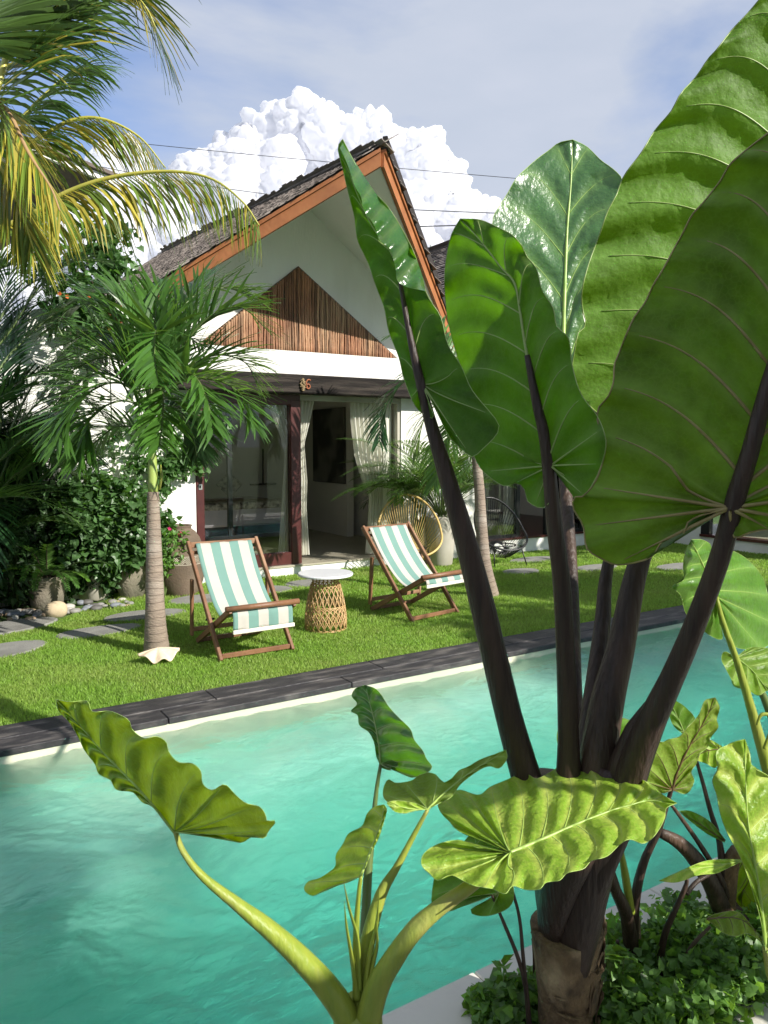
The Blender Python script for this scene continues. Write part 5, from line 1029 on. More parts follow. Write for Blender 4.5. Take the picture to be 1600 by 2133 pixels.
    # centre leaf glowing at the top
    big_leaf(t, M['taro'], [(959, 456), (1000, 500), (1040, 552), (1072, 590), (1083, 646), (1092, 704), (1102, 762), (1118, 840), (1132, 900), (1147, 970)],
             [(959, 456), (942, 485), (931, 530), (926, 580), (930, 646), (938, 690), (947, 723), (962, 770), (975, 810), (985, 860), (982, 920), (990, 955), (1010, 985), (1049, 1012), (1078, 1006), (1094, 1021), (1100, 1045), (1132, 1058), (1150, 1030), (1149, 975)],
             [(959, 456), (1000, 458), (1040, 475), (1068, 490), (1087, 512), (1098, 535), (1118, 560), (1130, 607), (1152, 640), (1160, 680), (1184, 704), (1192, 760), (1210, 820), (1245, 868), (1262, 920), (1250, 975), (1215, 1040), (1195, 1036), (1180, 995), (1149, 974)],
             2.0, 1.80, lat=.72, cup=.04, wave=.020, wf=7, nv=11, blis=.007, vr=.0026, seed=2, bl=.62, br=.66, bow=-.02)
    # glossy leaf showing its upper face, behind
    big_leaf(t, M['taro_gloss'], [(1193, 291), (1189, 385), (1182, 470), (1178, 560), (1175, 650), (1172, 780)],
             [(1193, 291), (1165, 297), (1145, 312), (1120, 330), (1095, 352), (1075, 372), (1056, 405), (1040, 430), (1026, 462), (1040, 520), (1060, 570), (1075, 640), (1060, 720), (1070, 800), (1110, 850), (1150, 820), (1170, 782)],
             [(1193, 291), (1223, 306), (1252, 334), (1277, 352), (1297, 376), (1288, 410), (1270, 434), (1254, 479), (1240, 533), (1226, 568), (1213, 626), (1220, 680), (1250, 740), (1245, 810), (1215, 850), (1185, 820), (1174, 782)],
             2.75, 2.66, lat=.10, cup=-.15, wave=.012, wf=5, nv=9, vr=.0024, mr=.009, vm=M['vein_young'], seed=3, bl=.62, br=.64, blis=.006, up=True)
    # tall lit leaf at the upper right
    big_leaf(t, M['taro_mid'], [(1740, -180), (1700, 0), (1640, 260), (1580, 480), (1520, 640), (1480, 740)],
             [(1740, -180), (1660, -110), (1600, -25), (1560, 25), (1525, 62), (1494, 102), (1474, 124), (1450, 160), (1418, 195), (1398, 232), (1364, 272), (1336, 318), (1300, 366), (1284, 407), (1266, 440), (1248, 492), (1226, 551), (1212, 610), (1215, 650), (1222, 678), (1206, 690), (1197, 731), (1192, 777), (1203, 816), (1228, 845), (1270, 875), (1340, 880), (1420, 830), (1478, 745)],
             [(1740, -180), (1790, -60), (1830, 100), (1850, 300), (1840, 500), (1780, 680), (1700, 800), (1600, 860), (1520, 830), (1484, 745)],
             1.70, 1.95, lat=-.12, cup=.03, wave=.018, wf=11, nv=13, blis=.008, vr=.0036, mr=.009, seed=4, bl=.74, br=.7, vm=M['vein_light'], K=90)
    # largest leaf, nearest, seen from below
    big_leaf(t, M['taro_big'], [(1760, 120), (1725, 300), (1680, 500), (1640, 660), (1600, 800), (1562, 935), (1520, 1058)],
             [(1760, 120), (1690, 200), (1620, 262), (1568, 302), (1522, 341), (1500, 378), (1464, 423), (1441, 449), (1421, 489), (1402, 522), (1382, 560), (1362, 592), (1344, 630), (1322, 660), (1306, 694), (1290, 735), (1280, 760), (1278, 797), (1266, 828), (1247, 850), (1246, 882), (1260, 908), (1262, 930), (1256, 961), (1240, 1004), (1214, 1034), (1196, 1036), (1195, 1060), (1215, 1095), (1222, 1141), (1248, 1161), (1284, 1176), (1326, 1171), (1359, 1158), (1382, 1124), (1405, 1126), (1425, 1112), (1433, 1088), (1465, 1072), (1516, 1062)],
             [(1760, 120), (1830, 300), (1860, 550), (1840, 800), (1780, 980), (1700, 1080), (1640, 1105), (1600, 1102), (1560, 1110), (1536, 1120), (1524, 1110), (1522, 1064)],
             1.42, 1.58, lat=.22, cup=.06, wave=.022, wf=12, nv=14, blis=.008, vr=.0048, mr=.010, seed=5, bl=.63, br=.68, vm=M['vein_tan'], K=110, T=24, bow=.03)
    # thin dark stalks of small side shoots to the left of the trunk
    petiole(t, [(1025, 1865, 5, 1.9), (1054, 1933, 8, 1.92), (1079, 1995, 9, 1.94), (1095, 2057, 10, 1.96), (1103, 2140, 12, 2.0)], D, 'side_shoot', 8)
    petiole(t, [(1066, 1850, 6, 1.9), (1082, 1912, 7, 1.92), (1090, 1995, 8, 1.94), (1098, 2070, 8, 1.96), (1104, 2140, 9, 1.99)], D, 'side_shoot', 8)
    big_leaf(t, M['taro_mid'], [(985, 1730), (1005, 1800), (1040, 1860)], [(985, 1730), (960, 1760), (915, 1800), (900, 1860), (905, 1892), (945, 1896), (975, 1870), (1035, 1862)], [(985, 1730), (1030, 1742), (1050, 1790), (1070, 1850), (1065, 1885), (1035, 1903), (1000, 1908), (980, 1895), (1035, 1866)], 1.98, 1.9, lat=.1, wave=.006, wf=6, nv=5, vr=.0015, mr=.003, seed=6, K=36, T=10)
    big_leaf(t, M['taro_mid'], [(1215, 1600), (1205, 1550), (1200, 1500)], [(1215, 1610), (1180, 1590), (1160, 1540), (1172, 1500), (1198, 1498)], [(1218, 1610), (1285, 1600), (1318, 1520), (1300, 1496), (1240, 1495), (1203, 1498)], 2.3, 2.3, wave=.006, wf=5, nv=4, vr=.0015, mr=.003, seed=7, K=30, T=8)
    return t
giant()

def front_plant():
    base = Vector((.80, 1.33, -.01)); t = thing('young_taro', 'young elephant ear plant with bright lime leaves and thick arching stalks', 'plant', base); G = M['petiole_green']; Y = M['taro_young']; O = M['taro_olive']; vy = M['vein_young']
    b3 = PX(745, 2150, 1.60); MB().tube([base, base.lerp(b3, .5), b3+Vector((0, 0, .05))], [.055, .058, .05], 18).mesh('stem_base', G, t, smooth=True)
    petiole(t, [(365, 1730, 12, 1.50), (382, 1775, 15, 1.50), (425, 1828, 20, 1.51), (500, 1888, 32, 1.53), (556, 1932, 44, 1.54), (615, 1985, 54, 1.56), (672, 2045, 62, 1.58), (712, 2100, 66, 1.59), (742, 2160, 70, 1.6)], G, seg=18, flat=.8)
    petiole(t, [(1063, 1776, 14, 1.62), (1020, 1812, 26, 1.60), (975, 1849, 32, 1.57), (911, 1894, 38, 1.56), (862, 1939, 46, 1.55), (817, 2002, 54, 1.56), (785, 2060, 62, 1.58), (757, 2160, 70, 1.6)], G, seg=18, flat=.8)
    petiole(t, [(891, 1686, 8, 1.66), (862, 1740, 11, 1.66), (828, 1804, 15, 1.65), (797, 1856, 24, 1.64), (775, 1924, 30, 1.63), (760, 2000, 34, 1.62), (752, 2110, 40, 1.61)], G)
    petiole(t, [(752, 1824, 8, 1.60), (747, 1870, 10, 1.60), (742, 1950, 14, 1.6), (744, 2080, 20, 1.6)], G)
    petiole(t, [(793, 1592, 7, 1.78), (784, 1650, 9, 1.77), (777, 1720, 12, 1.76), (768, 1800, 18, 1.74), (762, 1900, 20, 1.71), (757, 2000, 22, 1.67), (752, 2110, 30, 1.63)], M['rachisg'])
    for a, b, c_, d_ in (((715, 1832), (727, 1890), (745, 1960), (748, 2060)), ((717, 1876), (722, 1930), (732, 1990), (742, 2060)), ((784, 1918), (786, 1965), (776, 2010), (762, 2070)), ((790, 1850), (785, 1920), (770, 1990), (758, 2060))): petiole(t, [(*a, 1, 1.57), (*b, 9, 1.58), (*c_, 14, 1.59), (*d_, 20, 1.6)], G, 'spear', 10, .5)
    # left leaf seen from its side and underneath
    big_leaf(t, O, [(117, 1457), (170, 1515), (220, 1572), (270, 1622), (318, 1675), (364, 1733)],
             [(117, 1457), (122, 1480), (145, 1505), (163, 1535), (176, 1562), (198, 1592), (206, 1612), (230, 1625), (243, 1645), (276, 1650), (298, 1672), (320, 1679), (336, 1702), (355, 1728)],
             [(115, 1457), (150, 1462), (182, 1460), (192, 1482), (226, 1481), (247, 1488), (268, 1500), (276, 1520), (300, 1538), (326, 1534), (346, 1545), (352, 1567), (372, 1588), (400, 1590), (418, 1606), (422, 1632), (442, 1646), (468, 1634), (490, 1655), (512, 1673), (540, 1680), (553, 1697), (556, 1710), (575, 1710), (560, 1730), (550, 1746), (527, 1742), (503, 1755), (480, 1750), (445, 1738), (405, 1737), (368, 1734)],
             1.62, 1.50, lat=.5, cup=.0, wave=.026, wf=12, nv=10, vm=vy, vr=.0016, mr=.004, seed=8, bl=.93, br=.50, blis=.010, medge=-.0, K=100, T=20)
    # broad bright leaf lying almost flat
    big_leaf(t, Y, [(1410, 1673), (1352, 1668), (1310, 1678), (1269, 1690), (1200, 1717), (1130, 1748), (1063, 1776)],
             [(1410, 1673), (1381, 1656), (1356, 1635), (1331, 1622), (1310, 1624), (1290, 1612), (1269, 1606), (1248, 1600), (1225, 1601), (1200, 1593), (1175, 1588), (1159, 1600), (1144, 1610), (1117, 1622), (1091, 1611), (1050, 1627), (1020, 1640), (997, 1656), (960, 1646), (935, 1650), (920, 1661), (913, 1680), (925, 1700), (937, 1711), (949, 1726), (975, 1740), (1005, 1746), (1035, 1755), (1060, 1774)],
             [(1410, 1673), (1388, 1683), (1385, 1702), (1373, 1727), (1356, 1748), (1338, 1757), (1312, 1748), (1292, 1758), (1265, 1783), (1232, 1793), (1215, 1810), (1182, 1818), (1165, 1834), (1137, 1838), (1124, 1852), (1095, 1853), (1068, 1845), (1052, 1862), (1025, 1851), (997, 1847), (975, 1840), (940, 1823), (912, 1834), (896, 1820), (879, 1803), (882, 1780), (911, 1759), (956, 1750), (982, 1762), (1024, 1773), (1061, 1777)],
             1.70, 1.60, lat=.62, cup=.05, wave=.017, wf=12, nv=13, vm=vy, vr=.0021, mr=.0045, seed=9, bl=.58, br=.52, blis=.011, K=130, T=26, up=True)
    big_leaf(t, Y, [(799, 1676), (796, 1705), (784, 1740), (770, 1777), (752, 1825)], [(799, 1676), (780, 1681), (765, 1695), (754, 1721), (727, 1736), (714, 1759), (700, 1781), (699, 1804), (682, 1819), (664, 1830), (641, 1837), (634, 1854), (652, 1866), (671, 1856), (694, 1845), (716, 1841), (750, 1827)], [(800, 1676), (806, 1687), (799, 1714), (788, 1747), (774, 1774), (764, 1800), (754, 1825)],
             1.66, 1.60, lat=.25, wave=.010, wf=9, nv=7, vm=vy, vr=.0014, mr=.003, seed=10, bl=.66, br=.98, blis=.005)
    big_leaf(t, M['taro'], [(761, 1427), (772, 1470), (782, 1510), (790, 1556), (793, 1592)], [(761, 1427), (741, 1434), (733, 1450), (744, 1466), (731, 1481), (745, 1490), (749, 1511), (769, 1526), (780, 1549), (784, 1575), (792, 1594)], [(761, 1427), (787, 1438), (810, 1472), (832, 1496), (855, 1519), (863, 1541), (881, 1564), (888, 1580), (900, 1597), (892, 1608), (877, 1613), (859, 1620), (838, 1612), (823, 1604), (830, 1590), (810, 1583), (815, 1604), (796, 1600)],
             1.86, 1.78, lat=.3, wave=.012, wf=9, nv=8, vm=M['vein_light'], vr=.0012, mr=.003, seed=11, bl=.95, br=.62, blis=.008, up=True)
    big_leaf(t, O, [(1052, 1562), (1024, 1582), (990, 1602), (950, 1632), (915, 1662), (891, 1686)], [(1052, 1562), (1031, 1571), (1001, 1582), (975, 1597), (956, 1605), (940, 1622), (922, 1630), (907, 1613), (881, 1609), (866, 1620), (855, 1627), (825, 1631), (808, 1624), (798, 1648), (804, 1668), (832, 1680), (862, 1680), (889, 1685)], [(1054, 1562), (1056, 1580), (1040, 1600), (1018, 1596), (994, 1607), (960, 1633), (940, 1660), (917, 1672), (893, 1686)],
             1.85, 1.66, lat=.5, wave=.012, wf=8, nv=6, vm=vy, vr=.0014, mr=.003, seed=12, bl=.50, br=.95, blis=.004)
    big_leaf(t, Y, [(806, 1672), (850, 1684), (891, 1686)], [(806, 1672), (825, 1668), (860, 1672), (890, 1684)], [(806, 1674), (822, 1690), (845, 1694), (870, 1688), (891, 1687)], 1.60, 1.66, wave=.004, wf=4, nv=3, vm=vy, vr=.001, mr=.002, seed=13, K=24, T=6)
    return t
front_plant()

def right_plants():
    D = M['petiole_dark']; O = M['taro_olive']; Y = M['taro_young']; vd = M['vein_dark']; vy = M['vein_young']
    t = thing('small_taro', 'small purple-stalked elephant ear beside the big trunk, olive leaf above', 'plant', (1.81, 1.40, -.01))
    petiole(t, [(1335, 2080, 40, 2.30), (1322, 2016, 36, 2.28), (1318, 1960, 36, 2.27), (1316, 1910, 34, 2.26)], M['bark_taro'], 'trunk', 14)
    petiole(t, [(1400, 1640, 8, 2.18), (1373, 1726, 13, 2.20), (1344, 1788, 17, 2.21), (1327, 1850, 20, 2.22), (1319, 1912, 24, 2.24), (1318, 1975, 26, 2.26)], D)
    petiole(t, [(1262, 1790, 20, 2.10), (1276, 1840, 22, 2.14), (1304, 1904, 28, 2.2), (1316, 1980, 32, 2.25)], D)
    petiole(t, [(1292, 1765, 10, 2.12), (1302, 1820, 16, 2.16), (1314, 1900, 18, 2.22)], M['petiole_green']); petiole(t, [(1270, 1790, 5, 2.12), (1290, 1850, 6, 2.16), (1308, 1915, 7, 2.22)], D)
    petiole(t, [(1287, 1960, 8, 2.2), (1284, 2000, 10, 2.22), (1286, 2040, 11, 2.25)], M['petiole_dark'], 'stub', 8)
    big_leaf(t, O, [(1489, 1453), (1468, 1500), (1435, 1556), (1412, 1605), (1400, 1645)], [(1489, 1453), (1468, 1460), (1455, 1490), (1431, 1516), (1416, 1534), (1393, 1540), (1380, 1546), (1364, 1543), (1356, 1566), (1350, 1594), (1335, 1620), (1356, 1635), (1377, 1652), (1399, 1647)], [(1490, 1453), (1499, 1474), (1493, 1498), (1496, 1515), (1480, 1537), (1474, 1556), (1455, 1573), (1451, 1590), (1440, 1608), (1446, 1628), (1430, 1653), (1402, 1646)],
             2.14, 2.18, lat=-.15, wave=.008, wf=7, nv=8, vm=vd, vr=.0018, mr=.0045, seed=14, bl=.62, br=.66, blis=.005)
    big_leaf(t, M['taro_mid'], [(1390, 1453), (1410, 1490), (1425, 1525)], [(1390, 1453), (1392, 1480), (1402, 1510), (1423, 1530)], [(1390, 1453), (1412, 1462), (1430, 1475), (1448, 1497), (1440, 1515), (1426, 1526)], 2.5, 2.5, wave=.005, wf=4, nv=4, seed=15, vr=.001, mr=.002, K=24, T=7)
    t = thing('small_taro', 'branching dark-stalked elephant ear at right with a knobbly earthy trunk', 'plant', (2.17, 1.36, -.01))
    petiole(t, [(1525, 2030, 52, 2.46), (1520, 1990, 46, 2.45), (1514, 1940, 44, 2.44), (1512, 1880, 40, 2.43), (1522, 1800, 34, 2.42), (1535, 1770, 26, 2.4)], M['bark_taro'], 'trunk', 16)
    petiole(t, [(1375, 1734, 20, 2.30), (1414, 1755, 28, 2.32), (1447, 1788, 33, 2.35), (1480, 1838, 36, 2.38), (1506, 1900, 40, 2.42)], D)
    petiole(t, [(1400, 1678, 7, 2.3), (1455, 1755, 10, 2.34), (1500, 1830, 14, 2.38), (1516, 1880, 18, 2.42)], D)
    petiole(t, [(1451, 1585, 7, 2.42), (1464, 1630, 8, 2.42), (1480, 1690, 10, 2.42), (1498, 1750, 12, 2.42), (1508, 1830, 20, 2.42)], D)
    petiole(t, [(1432, 1828, 7, 2.15), (1427, 1850, 10, 2.15), (1406, 1896, 12, 2.17), (1383, 1954, 14, 2.2), (1374, 2030, 15, 2.24)], D); petiole(t, [(1478, 1820, 9, 2.2), (1450, 1838, 9, 2.18), (1430, 1862, 10, 2.16)], D)
    petiole(t, [(1480, 1930, 6, 2.2), (1450, 1960, 8, 2.2), (1425, 1998, 9, 2.22), (1405, 2035, 10, 2.25)], M['stem'])
    big_leaf(t, Y, [(1373, 1834), (1430, 1812), (1480, 1805), (1545, 1794)], [(1373, 1834), (1400, 1822), (1431, 1808), (1464, 1795), (1497, 1790), (1542, 1790)], [(1373, 1835), (1410, 1838), (1455, 1823), (1497, 1818), (1520, 1800), (1546, 1796)], 2.0, 2.3, wave=.006, wf=5, nv=5, vm=vy, seed=16, vr=.001, mr=.002, K=36, T=8)
    big_leaf(t, O, [(1598, 1972), (1565, 1930), (1530, 1912), (1472, 1914)], [(1598, 1972), (1571, 1940), (1557, 1917), (1534, 1898), (1493, 1903), (1474, 1911)], [(1598, 1973), (1560, 1945), (1534, 1950), (1510, 1945), (1490, 1930), (1476, 1918)], 2.1, 2.1, lat=.2, wave=.005, wf=5, nv=6, vm=vd, seed=17, vr=.0012, mr=.002, K=36, T=9, bl=.9, br=.9)
    big_leaf(t, M['taro_mid'], [(1414, 1689), (1455, 1715), (1510, 1752)], [(1414, 1689), (1440, 1690), (1480, 1712), (1512, 1750)], [(1414, 1690), (1440, 1712), (1475, 1738), (1510, 1755)], 2.4, 2.4, wave=.005, wf=5, nv=5, vm=vd, seed=18, vr=.001, mr=.002, K=30, T=7)
    big_leaf(t, Y, [(1445, 1580), (1470, 1565), (1500, 1560)], [(1445, 1580), (1455, 1552), (1475, 1540), (1505, 1555)], [(1445, 1582), (1470, 1590), (1492, 1598), (1506, 1560)], 2.35, 2.35, wave=.005, wf=4, nv=4, vm=vd, seed=19, vr=.0012, mr=.002, K=24, T=7)
    big_leaf(t, M['taro_olive'], [(1535, 1870), (1560, 1830), (1545, 1770)], [(1560, 1900), (1535, 1880), (1520, 1830), (1525, 1780), (1545, 1770)], [(1562, 1900), (1590, 1870), (1600, 1810), (1580, 1770), (1547, 1768)], 2.5, 2.5, wave=.006, wf=5, nv=5, vm=vd, seed=20, vr=.0014, mr=.003, K=30, T=8)
    t = thing('taro_clump', 'bright elephant ears growing at the right edge of the photo', 'plant', tuple(HIT(1720, 2020, 2, 0)))
    # large bright leaf, nearest on the right
    big_leaf(t, Y, [(1551, 1540), (1553, 1620), (1558, 1710), (1572, 1800), (1585, 1880), (1596, 1985)], [(1551, 1540), (1530, 1545), (1513, 1553), (1492, 1567), (1495, 1602), (1484, 1625), (1493, 1656), (1501, 1697), (1517, 1739), (1542, 1785), (1566, 1850), (1584, 1915), (1596, 1985)], [(1552, 1540), (1562, 1570), (1568, 1598), (1600, 1616), (1650, 1660), (1680, 1740), (1680, 1830), (1650, 1900), (1615, 1950), (1598, 1985)],
             1.95, 1.85, lat=-.25, cup=.05, wave=.014, wf=6, nv=7, vm=vy, vr=.0022, mr=.005, seed=21, bl=.9, br=.9, blis=.010, up=True)
    petiole(t, [(1595, 1975, 14, 1.85), (1610, 2040, 22, 1.9), (1650, 2120, 30, 2.0)], M['petiole_green'])
    petiole(t, [(1492, 1243, 8, 2.2), (1507, 1300, 12, 2.2), (1534, 1374, 14, 2.2), (1559, 1457, 18, 2.2), (1580, 1531, 22, 2.2), (1600, 1602, 26, 2.2), (1640, 1740, 34, 2.25), (1700, 1950, 50, 2.4)], M['petiole_green'])
    petiole(t, [(1534, 1372, 9, 2.3), (1560, 1398, 12, 2.3), (1580, 1430, 14, 2.3), (1600, 1475, 16, 2.3), (1650, 1620, 24, 2.3), (1710, 1900, 40, 2.4)], M['rachisg'])
    big_leaf(t, M['taro_mid'], [(1440, 1128), (1452, 1150), (1470, 1190), (1492, 1243)], [(1440, 1124), (1428, 1150), (1423, 1180), (1424, 1207), (1400, 1222), (1418, 1240), (1428, 1276), (1452, 1302), (1480, 1324), (1505, 1330), (1498, 1290), (1491, 1246)], [(1440, 1124), (1461, 1124), (1480, 1134), (1486, 1152), (1520, 1146), (1559, 1167), (1590, 1205), (1602, 1250), (1620, 1300), (1600, 1345), (1538, 1350), (1512, 1320), (1494, 1247)],
             2.05, 2.2, lat=-.2, cup=.05, wave=.010, wf=8, nv=8, vm=vy, vr=.0015, mr=.0045, seed=22, bl=.55, br=.55, blis=.008, up=True)
    big_leaf(t, O, [(1600, 1440), (1570, 1400), (1534, 1370)], [(1640, 1440), (1600, 1438), (1580, 1449), (1559, 1438), (1530, 1430), (1522, 1412), (1513, 1395), (1503, 1374), (1509, 1357), (1533, 1368)], [(1642, 1440), (1660, 1400), (1640, 1362), (1600, 1350), (1560, 1350), (1536, 1368)], 2.2, 2.3, lat=.1, wave=.008, wf=6, nv=6, vm=vy, vr=.0014, mr=.003, seed=23, K=40, T=10)
    petiole(t, [(1592, 1560, 8, 2.1), (1612, 1500, 9, 2.1), (1588, 1488, 8, 2.1), (1576, 1510, 4, 2.1)][::-1], M['petiole_green'], 'tendril', 8)
right_plants()

# ------------------------------------------------------------ planting strip ground cover
def ground_cover():
    rr = np.random.RandomState(9); blobs = []
    for k in range(46):
        x = rr.uniform(1.55, 3.6); y = rr.uniform(1.17, 1.50); blobs.append(((x, y, .03+rr.rand()*.05), (.13, .10, .07)))
    for k in range(7): blobs.append(((1.30+rr.rand()*.25, 1.40+rr.rand()*.12, .02), (.09, .08, .06)))
    for k in range(6): blobs.append(((1.75+rr.rand()*.6, 1.12+rr.rand()*.08, .0), (.11, .07, .05)))
    t = tag(cloud('ground_cover', None, M['cover'], blobs, 26000, .026, 70, heart=True, droop=-.3, shell=.3), 'low bright mint-like ground cover filling the planting strip', 'ground cover', kind='stuff')
    t = thing('weed_sprig', 'upright leafy sprig at the left foot of the big trunk', 'plant', (1.36, 1.47, 0)); r = random.Random(4)
    for k in range(6):
        a = Vector((1.34+r.uniform(-.05, .06), 1.46+r.uniform(-.03, .03), 0)); b = a+Vector((r.uniform(-.03, .03), r.uniform(-.02, .02), r.uniform(.08, .17))); MB().tube([a, b], .0022, 5).mesh('stem', M['rachisg'], t)
        cloud('leaves', t, M['cover'], [(tuple(a.lerp(b, u)), (.018, .018, .012)) for u in (.4, .7, 1)], 22, .035, 90+k, heart=True, droop=-.2)
    t = thing('weed_sprig', 'small pale sprig standing up just right of the big trunk', 'plant', (1.62, 1.30, 0))
    for k in range(7):
        a = Vector((1.60+r.uniform(-.05, .10), 1.30+r.uniform(-.04, .03), 0)); b = a+Vector((r.uniform(-.02, .02), r.uniform(-.02, .02), r.uniform(.10, .20))); MB().tube([a, b], .002, 5).mesh('stem', M['rachisg'], t)
        cloud('leaves', t, M['cover'], [(tuple(a.lerp(b, u)), (.016, .016, .01)) for u in (.35, .65, 1)], 24, .032, 120+k, heart=True, droop=-.2)
ground_cover()

# ------------------------------------------------------------ unseen trees shading the lawn, plants added to shade the planter
def shade():
    A = Vector((-SUN.y, SUN.x, 0)).normalized(); B = A.cross(SUN); B = B if B.z > 0 else -B
    for i, (c, R, n, tr, s) in enumerate([((9.38, 0, 3.84), (1.25, 1.25, .72), 3600, (9.4, 0), .18), ((11.6, 3.4, 4.6), (2.2, 1.9, 1.6), 5500, (11.9, 3.0), .20), ((7.6, -.6, 3.3), (1.3, 1.2, .75), 2600, (7.7, -.8), .18)]):  # third tree added out of view to shade the pool end
        t = thing('shade_tree', ['broad tree beyond the right edge shading the lawn', 'tree beyond the right edge near the side building', 'smaller tree beyond the right edge shading the pool end'][i], 'tree', (tr[0], tr[1], 0)); c = Vector(c)
        cloud('crown', t, M['bush'], [(tuple(c), R), (tuple(c+Vector((R[0]*.5, 0, -.3))), (R[0]*.6, R[1]*.7, R[2]*.6)), (tuple(c+Vector((-R[0]*.5, R[1]*.3, .2))), (R[0]*.5, R[1]*.5, R[2]*.5))], n, s, 200+i, shell=.2)
        MB().tube([(tr[0], tr[1], 0), (tr[0]+.05, tr[1], c.z*.5), tuple(c)], [.13, .09, .04], 10).mesh('trunk', M['stem'], t, smooth=True)
    # giant leaves added beyond the right edge, facing the sun to shade the stalks
    t = thing('giant_taro', 'second giant elephant ear outside the frame, its leaves shading the first', 'plant', (2.3, .1, 0))
    for (a, b, s_, wa, hb) in ((1.73, 1.62, 1.55, .25, .42), (1.70, 1.22, 1.75, .24, .26), (1.95, 1.35, 1.6, .22, .36)):
        c = A*a+B*b+SUN*s_; V = []; F = []
        for j in range(21):
            v = j/20*2-1; w = wa*(1-abs(v)**2.2)**.6*(1.0-.25*v)
            for k in range(-6, 7): u = k/6; V.append(c+A*(w*u)+B*(hb*v)+SUN*(.05*u*u+.012*math.sin(v*20)*abs(u)))
        F = [(j*13+k, j*13+k+1, (j+1)*13+k+1, (j+1)*13+k) for j in range(20) for k in range(12)]
        o = mk('leaf', V, F, M['taro'], t); MB().tube([c+B*hb*.9, c-B*hb*.7, (2.3, .1, 0)], [.004, .016, .04], 8).mesh('petiole', M['petiole_dark'], t, smooth=True)
    # low shrub added out of view to fleck the planting strip with sun
    t = thing('dapple_shrub', 'shrub outside the frame that dapples the planting strip', 'shrub', (1.9, -.3, 0)); bl = []
    for a, b, ra, rb in ((2.25, .32, .12, .10), (2.5, .45, .14, .10), (2.75, .25, .16, .10), (2.35, .12, .12, .06)):
        c = A*a+B*b+SUN*1.6; bl.append((tuple(c), (ra*1.0, ra*.9, rb)))
    cloud('foliage', t, M['bush'], bl, 420, .10, 210, shell=.1, heart=True); c = A*1.7+B*.45+SUN*1.6
    for k in range(6): MB().tube([(1.9, -.35, 0), tuple(c+A*(k-2.5)*.15)], [.015, .006], 6).mesh('stem', M['stem'], t)
shade()
def added_pavilion():
    # unseen roof on posts and pale wall, added behind camera to shade the planter
    t = thing('shade_pavilion', 'covered terrace behind the camera, flat timber roof on posts', 'building', (0, -3.5, 0))
    MB().box((-6, -6.5, 2.66), (3.12, -2.0, 2.80)).mesh('roof', M['teak'], t); MB().box((-6, -6.6, 0), (3.1, -6.4, 2.655)).mesh('wall', M['plaster'], t); MB().box((-6, -6.39, -.01), (3.4, .4, 0)).mesh('floor', M['concrete'], t)
    for x in (-5.9, -1.2, 2.95): MB().box((x, -2.2, 0), (x+.14, -2.06, 2.655)).mesh('post', M['teak'], t)
added_pavilion()

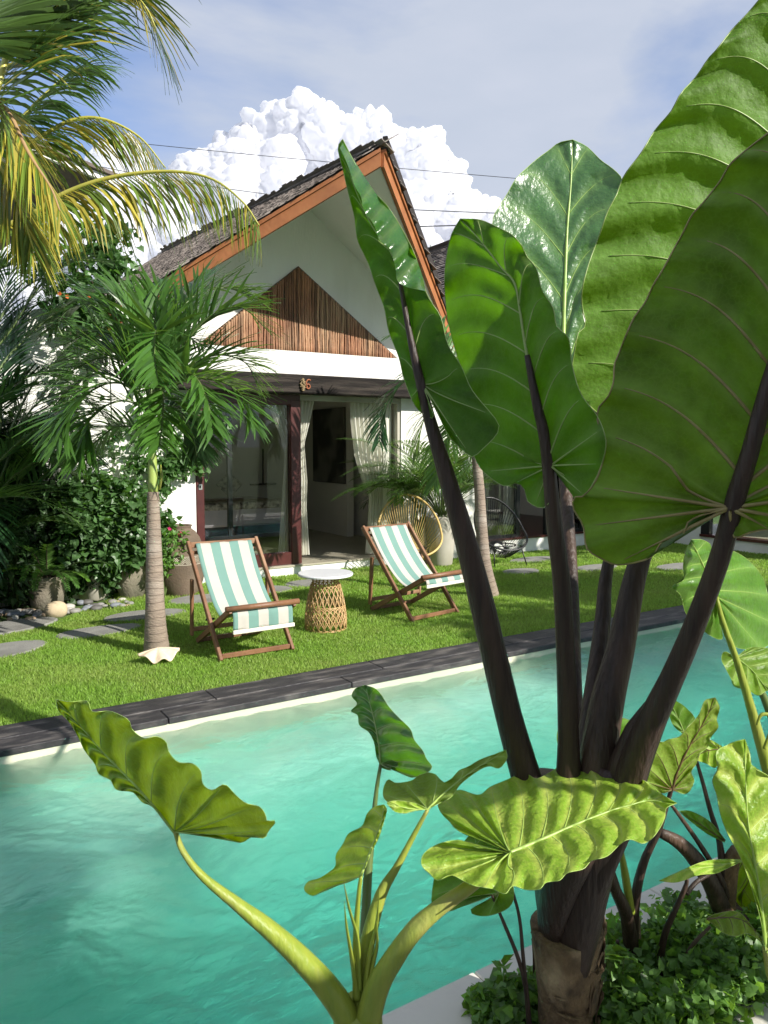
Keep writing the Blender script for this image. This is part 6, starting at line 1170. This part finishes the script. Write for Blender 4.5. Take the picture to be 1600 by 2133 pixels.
# ------------------------------------------------------------ cumulus bank far behind the villa
def cumulus():
    import bmesh
    cm, nt, b = new_mat('cloud_white'); L = nt.links.new; b.inputs['Base Color'].default_value = (.95, .95, .95, 1); b.inputs['Roughness'].default_value = 1; b.inputs['Specular IOR Level'].default_value = 0
    tr = N(nt, 'ShaderNodeBsdfTranslucent'); tr.inputs[0].default_value = (.92, .92, .95, 1); ms = N(nt, 'ShaderNodeMixShader'); ms.inputs[0].default_value = .68; out = [n for n in nt.nodes if n.type == 'OUTPUT_MATERIAL'][0]; L(b.outputs[0], ms.inputs[1]); L(tr.outputs[0], ms.inputs[2]); L(ms.outputs[0], out.inputs[0])
    top = [(392, 345), (402, 325), (420, 312), (445, 300), (470, 265), (505, 262), (530, 235), (565, 218), (600, 205), (632, 196), (668, 212), (700, 232), (735, 240), (762, 224), (795, 236), (820, 252), (850, 262), (880, 282), (905, 296), (928, 325), (930, 352), (950, 372), (980, 378), (1000, 400), (1006, 440), (1000, 480)]
    r = random.Random(77); S = []
    for x, y in top:
        for k in range(2): q = r.uniform(14, 32); S.append((x+r.uniform(-6, 6), y+q+r.uniform(8, 16), q))
    for k in range(150):
        x = r.uniform(405, 995); yt = lerpl([p[0] for p in top], [p[1] for p in top], min(x, 1003)); y = yt+r.uniform(30, 420); q = r.uniform(22, 62); y = max(y, yt+q+4); 
        if x+q < 1002: S.append((x, y, q))
    for x, y, q in [(215, 345, 26), (240, 325, 22), (262, 330, 20), (230, 380, 40), (290, 370, 34), (330, 430, 40), (180, 400, 46), (270, 440, 60), (190, 480, 60), (120, 500, 60), (330, 480, 60), (400, 560, 80), (60, 560, 70), (250, 560, 80), (1040, 480, 34), (1080, 520, 50), (1010, 560, 60), (1130, 600, 60), (1200, 640, 70), (1300, 680, 80), (-40, 600, 90), (-120, 640, 100), (1450, 700, 100), (1600, 740, 110), (120, 620, 90), (500, 640, 100), (800, 640, 100), (940, 600, 70)]: S.append((x, y, q))
    D = 900; Vs = []; Fs = []; n0 = 0
    bm = bmesh.new(); bmesh.ops.create_icosphere(bm, subdivisions=3, radius=1); B = np.array([v.co for v in bm.verts]); Fc = np.array([[v.index for v in f.verts] for f in bm.faces]); bm.free()
    for i, (x, y, q) in enumerate(S):
        c = PX(x, y, D+r.uniform(-30, 30)+(y-300)*-.30); R = q*1.05*D/FPX; Vs.append(B*R+np.array(c)); Fs.append(Fc+n0); n0 += len(B)
    o = mk('cumulus_clouds', np.concatenate(Vs), np.concatenate(Fs), cm, None, True); md = o.modifiers.new('r', 'REMESH'); md.mode = 'VOXEL'; md.voxel_size = 2.5; md.use_smooth_shade = True
    ev = o.evaluated_get(bpy.context.evaluated_depsgraph_get()); me = bpy.data.meshes.new_from_object(ev); o.modifiers.clear(); o.data = me
    n = len(me.vertices); P = np.empty(n*3); me.vertices.foreach_get('co', P); P = P.reshape(-1, 3)
    def normals():
        Nn = np.empty(n*3); me.vertices.foreach_get('normal', Nn); return Nn.reshape(-1, 3)
    E = np.empty(len(me.edges)*2, dtype=np.int64); me.edges.foreach_get('vertices', E); E = E.reshape(-1, 2); deg = np.bincount(E.ravel(), minlength=n)[:, None]
    for _ in range(3):
        A_ = np.zeros_like(P); np.add.at(A_, E[:, 0], P[E[:, 1]]); np.add.at(A_, E[:, 1], P[E[:, 0]]); P = .4*P+.6*A_/deg
    me.vertices.foreach_set('co', P.ravel()); me.update()
    for scl, amp in ((1/58., 14.), (1/25., 8.), (1/11.5, 4.2), (1/5.6, 1.9)):
        Nn = normals(); d = np.array([abs(noise.noise(Vector(p)*scl+Vector((7, 3, amp))))*2.0 for p in P]); P = P+Nn*((d-.42)*amp)[:, None]; me.vertices.foreach_set('co', P.ravel()); me.update()
    for _ in range(1):
        A_ = np.zeros_like(P); np.add.at(A_, E[:, 0], P[E[:, 1]]); np.add.at(A_, E[:, 1], P[E[:, 0]]); P = .7*P+.3*A_/deg
    me.vertices.foreach_set('co', P.ravel()); me.update()
    me.polygons.foreach_set('use_smooth', [True]*len(me.polygons)); me.update()
    if not me.materials: me.materials.append(cm)
    tag(o, 'towering bright white cumulus cloud bank behind the gable', None, kind='structure')
cumulus()
def pool_light():
    c = Vector((4.62, 4.288, -.25)); t = thing('pool_light', 'round pale pool lamp set in the far pool wall', 'pool light', c)
    for nm, r0, y0, y1, m in (('rim', .085, 0, -.018, M['metalplate']), ('lens', .068, -.018, -.026, M['marble'])):
        b = MB().lathe([(.001, y0), (r0, y0), (r0, y1*.8+y0*.2), (r0*.85, y1), (.001, y1)], (0, 0, 0), 28); mk(nm, [c+Vector((v.x, v.z, v.y)) for v in b.v], b.f, m, t)
pool_light()
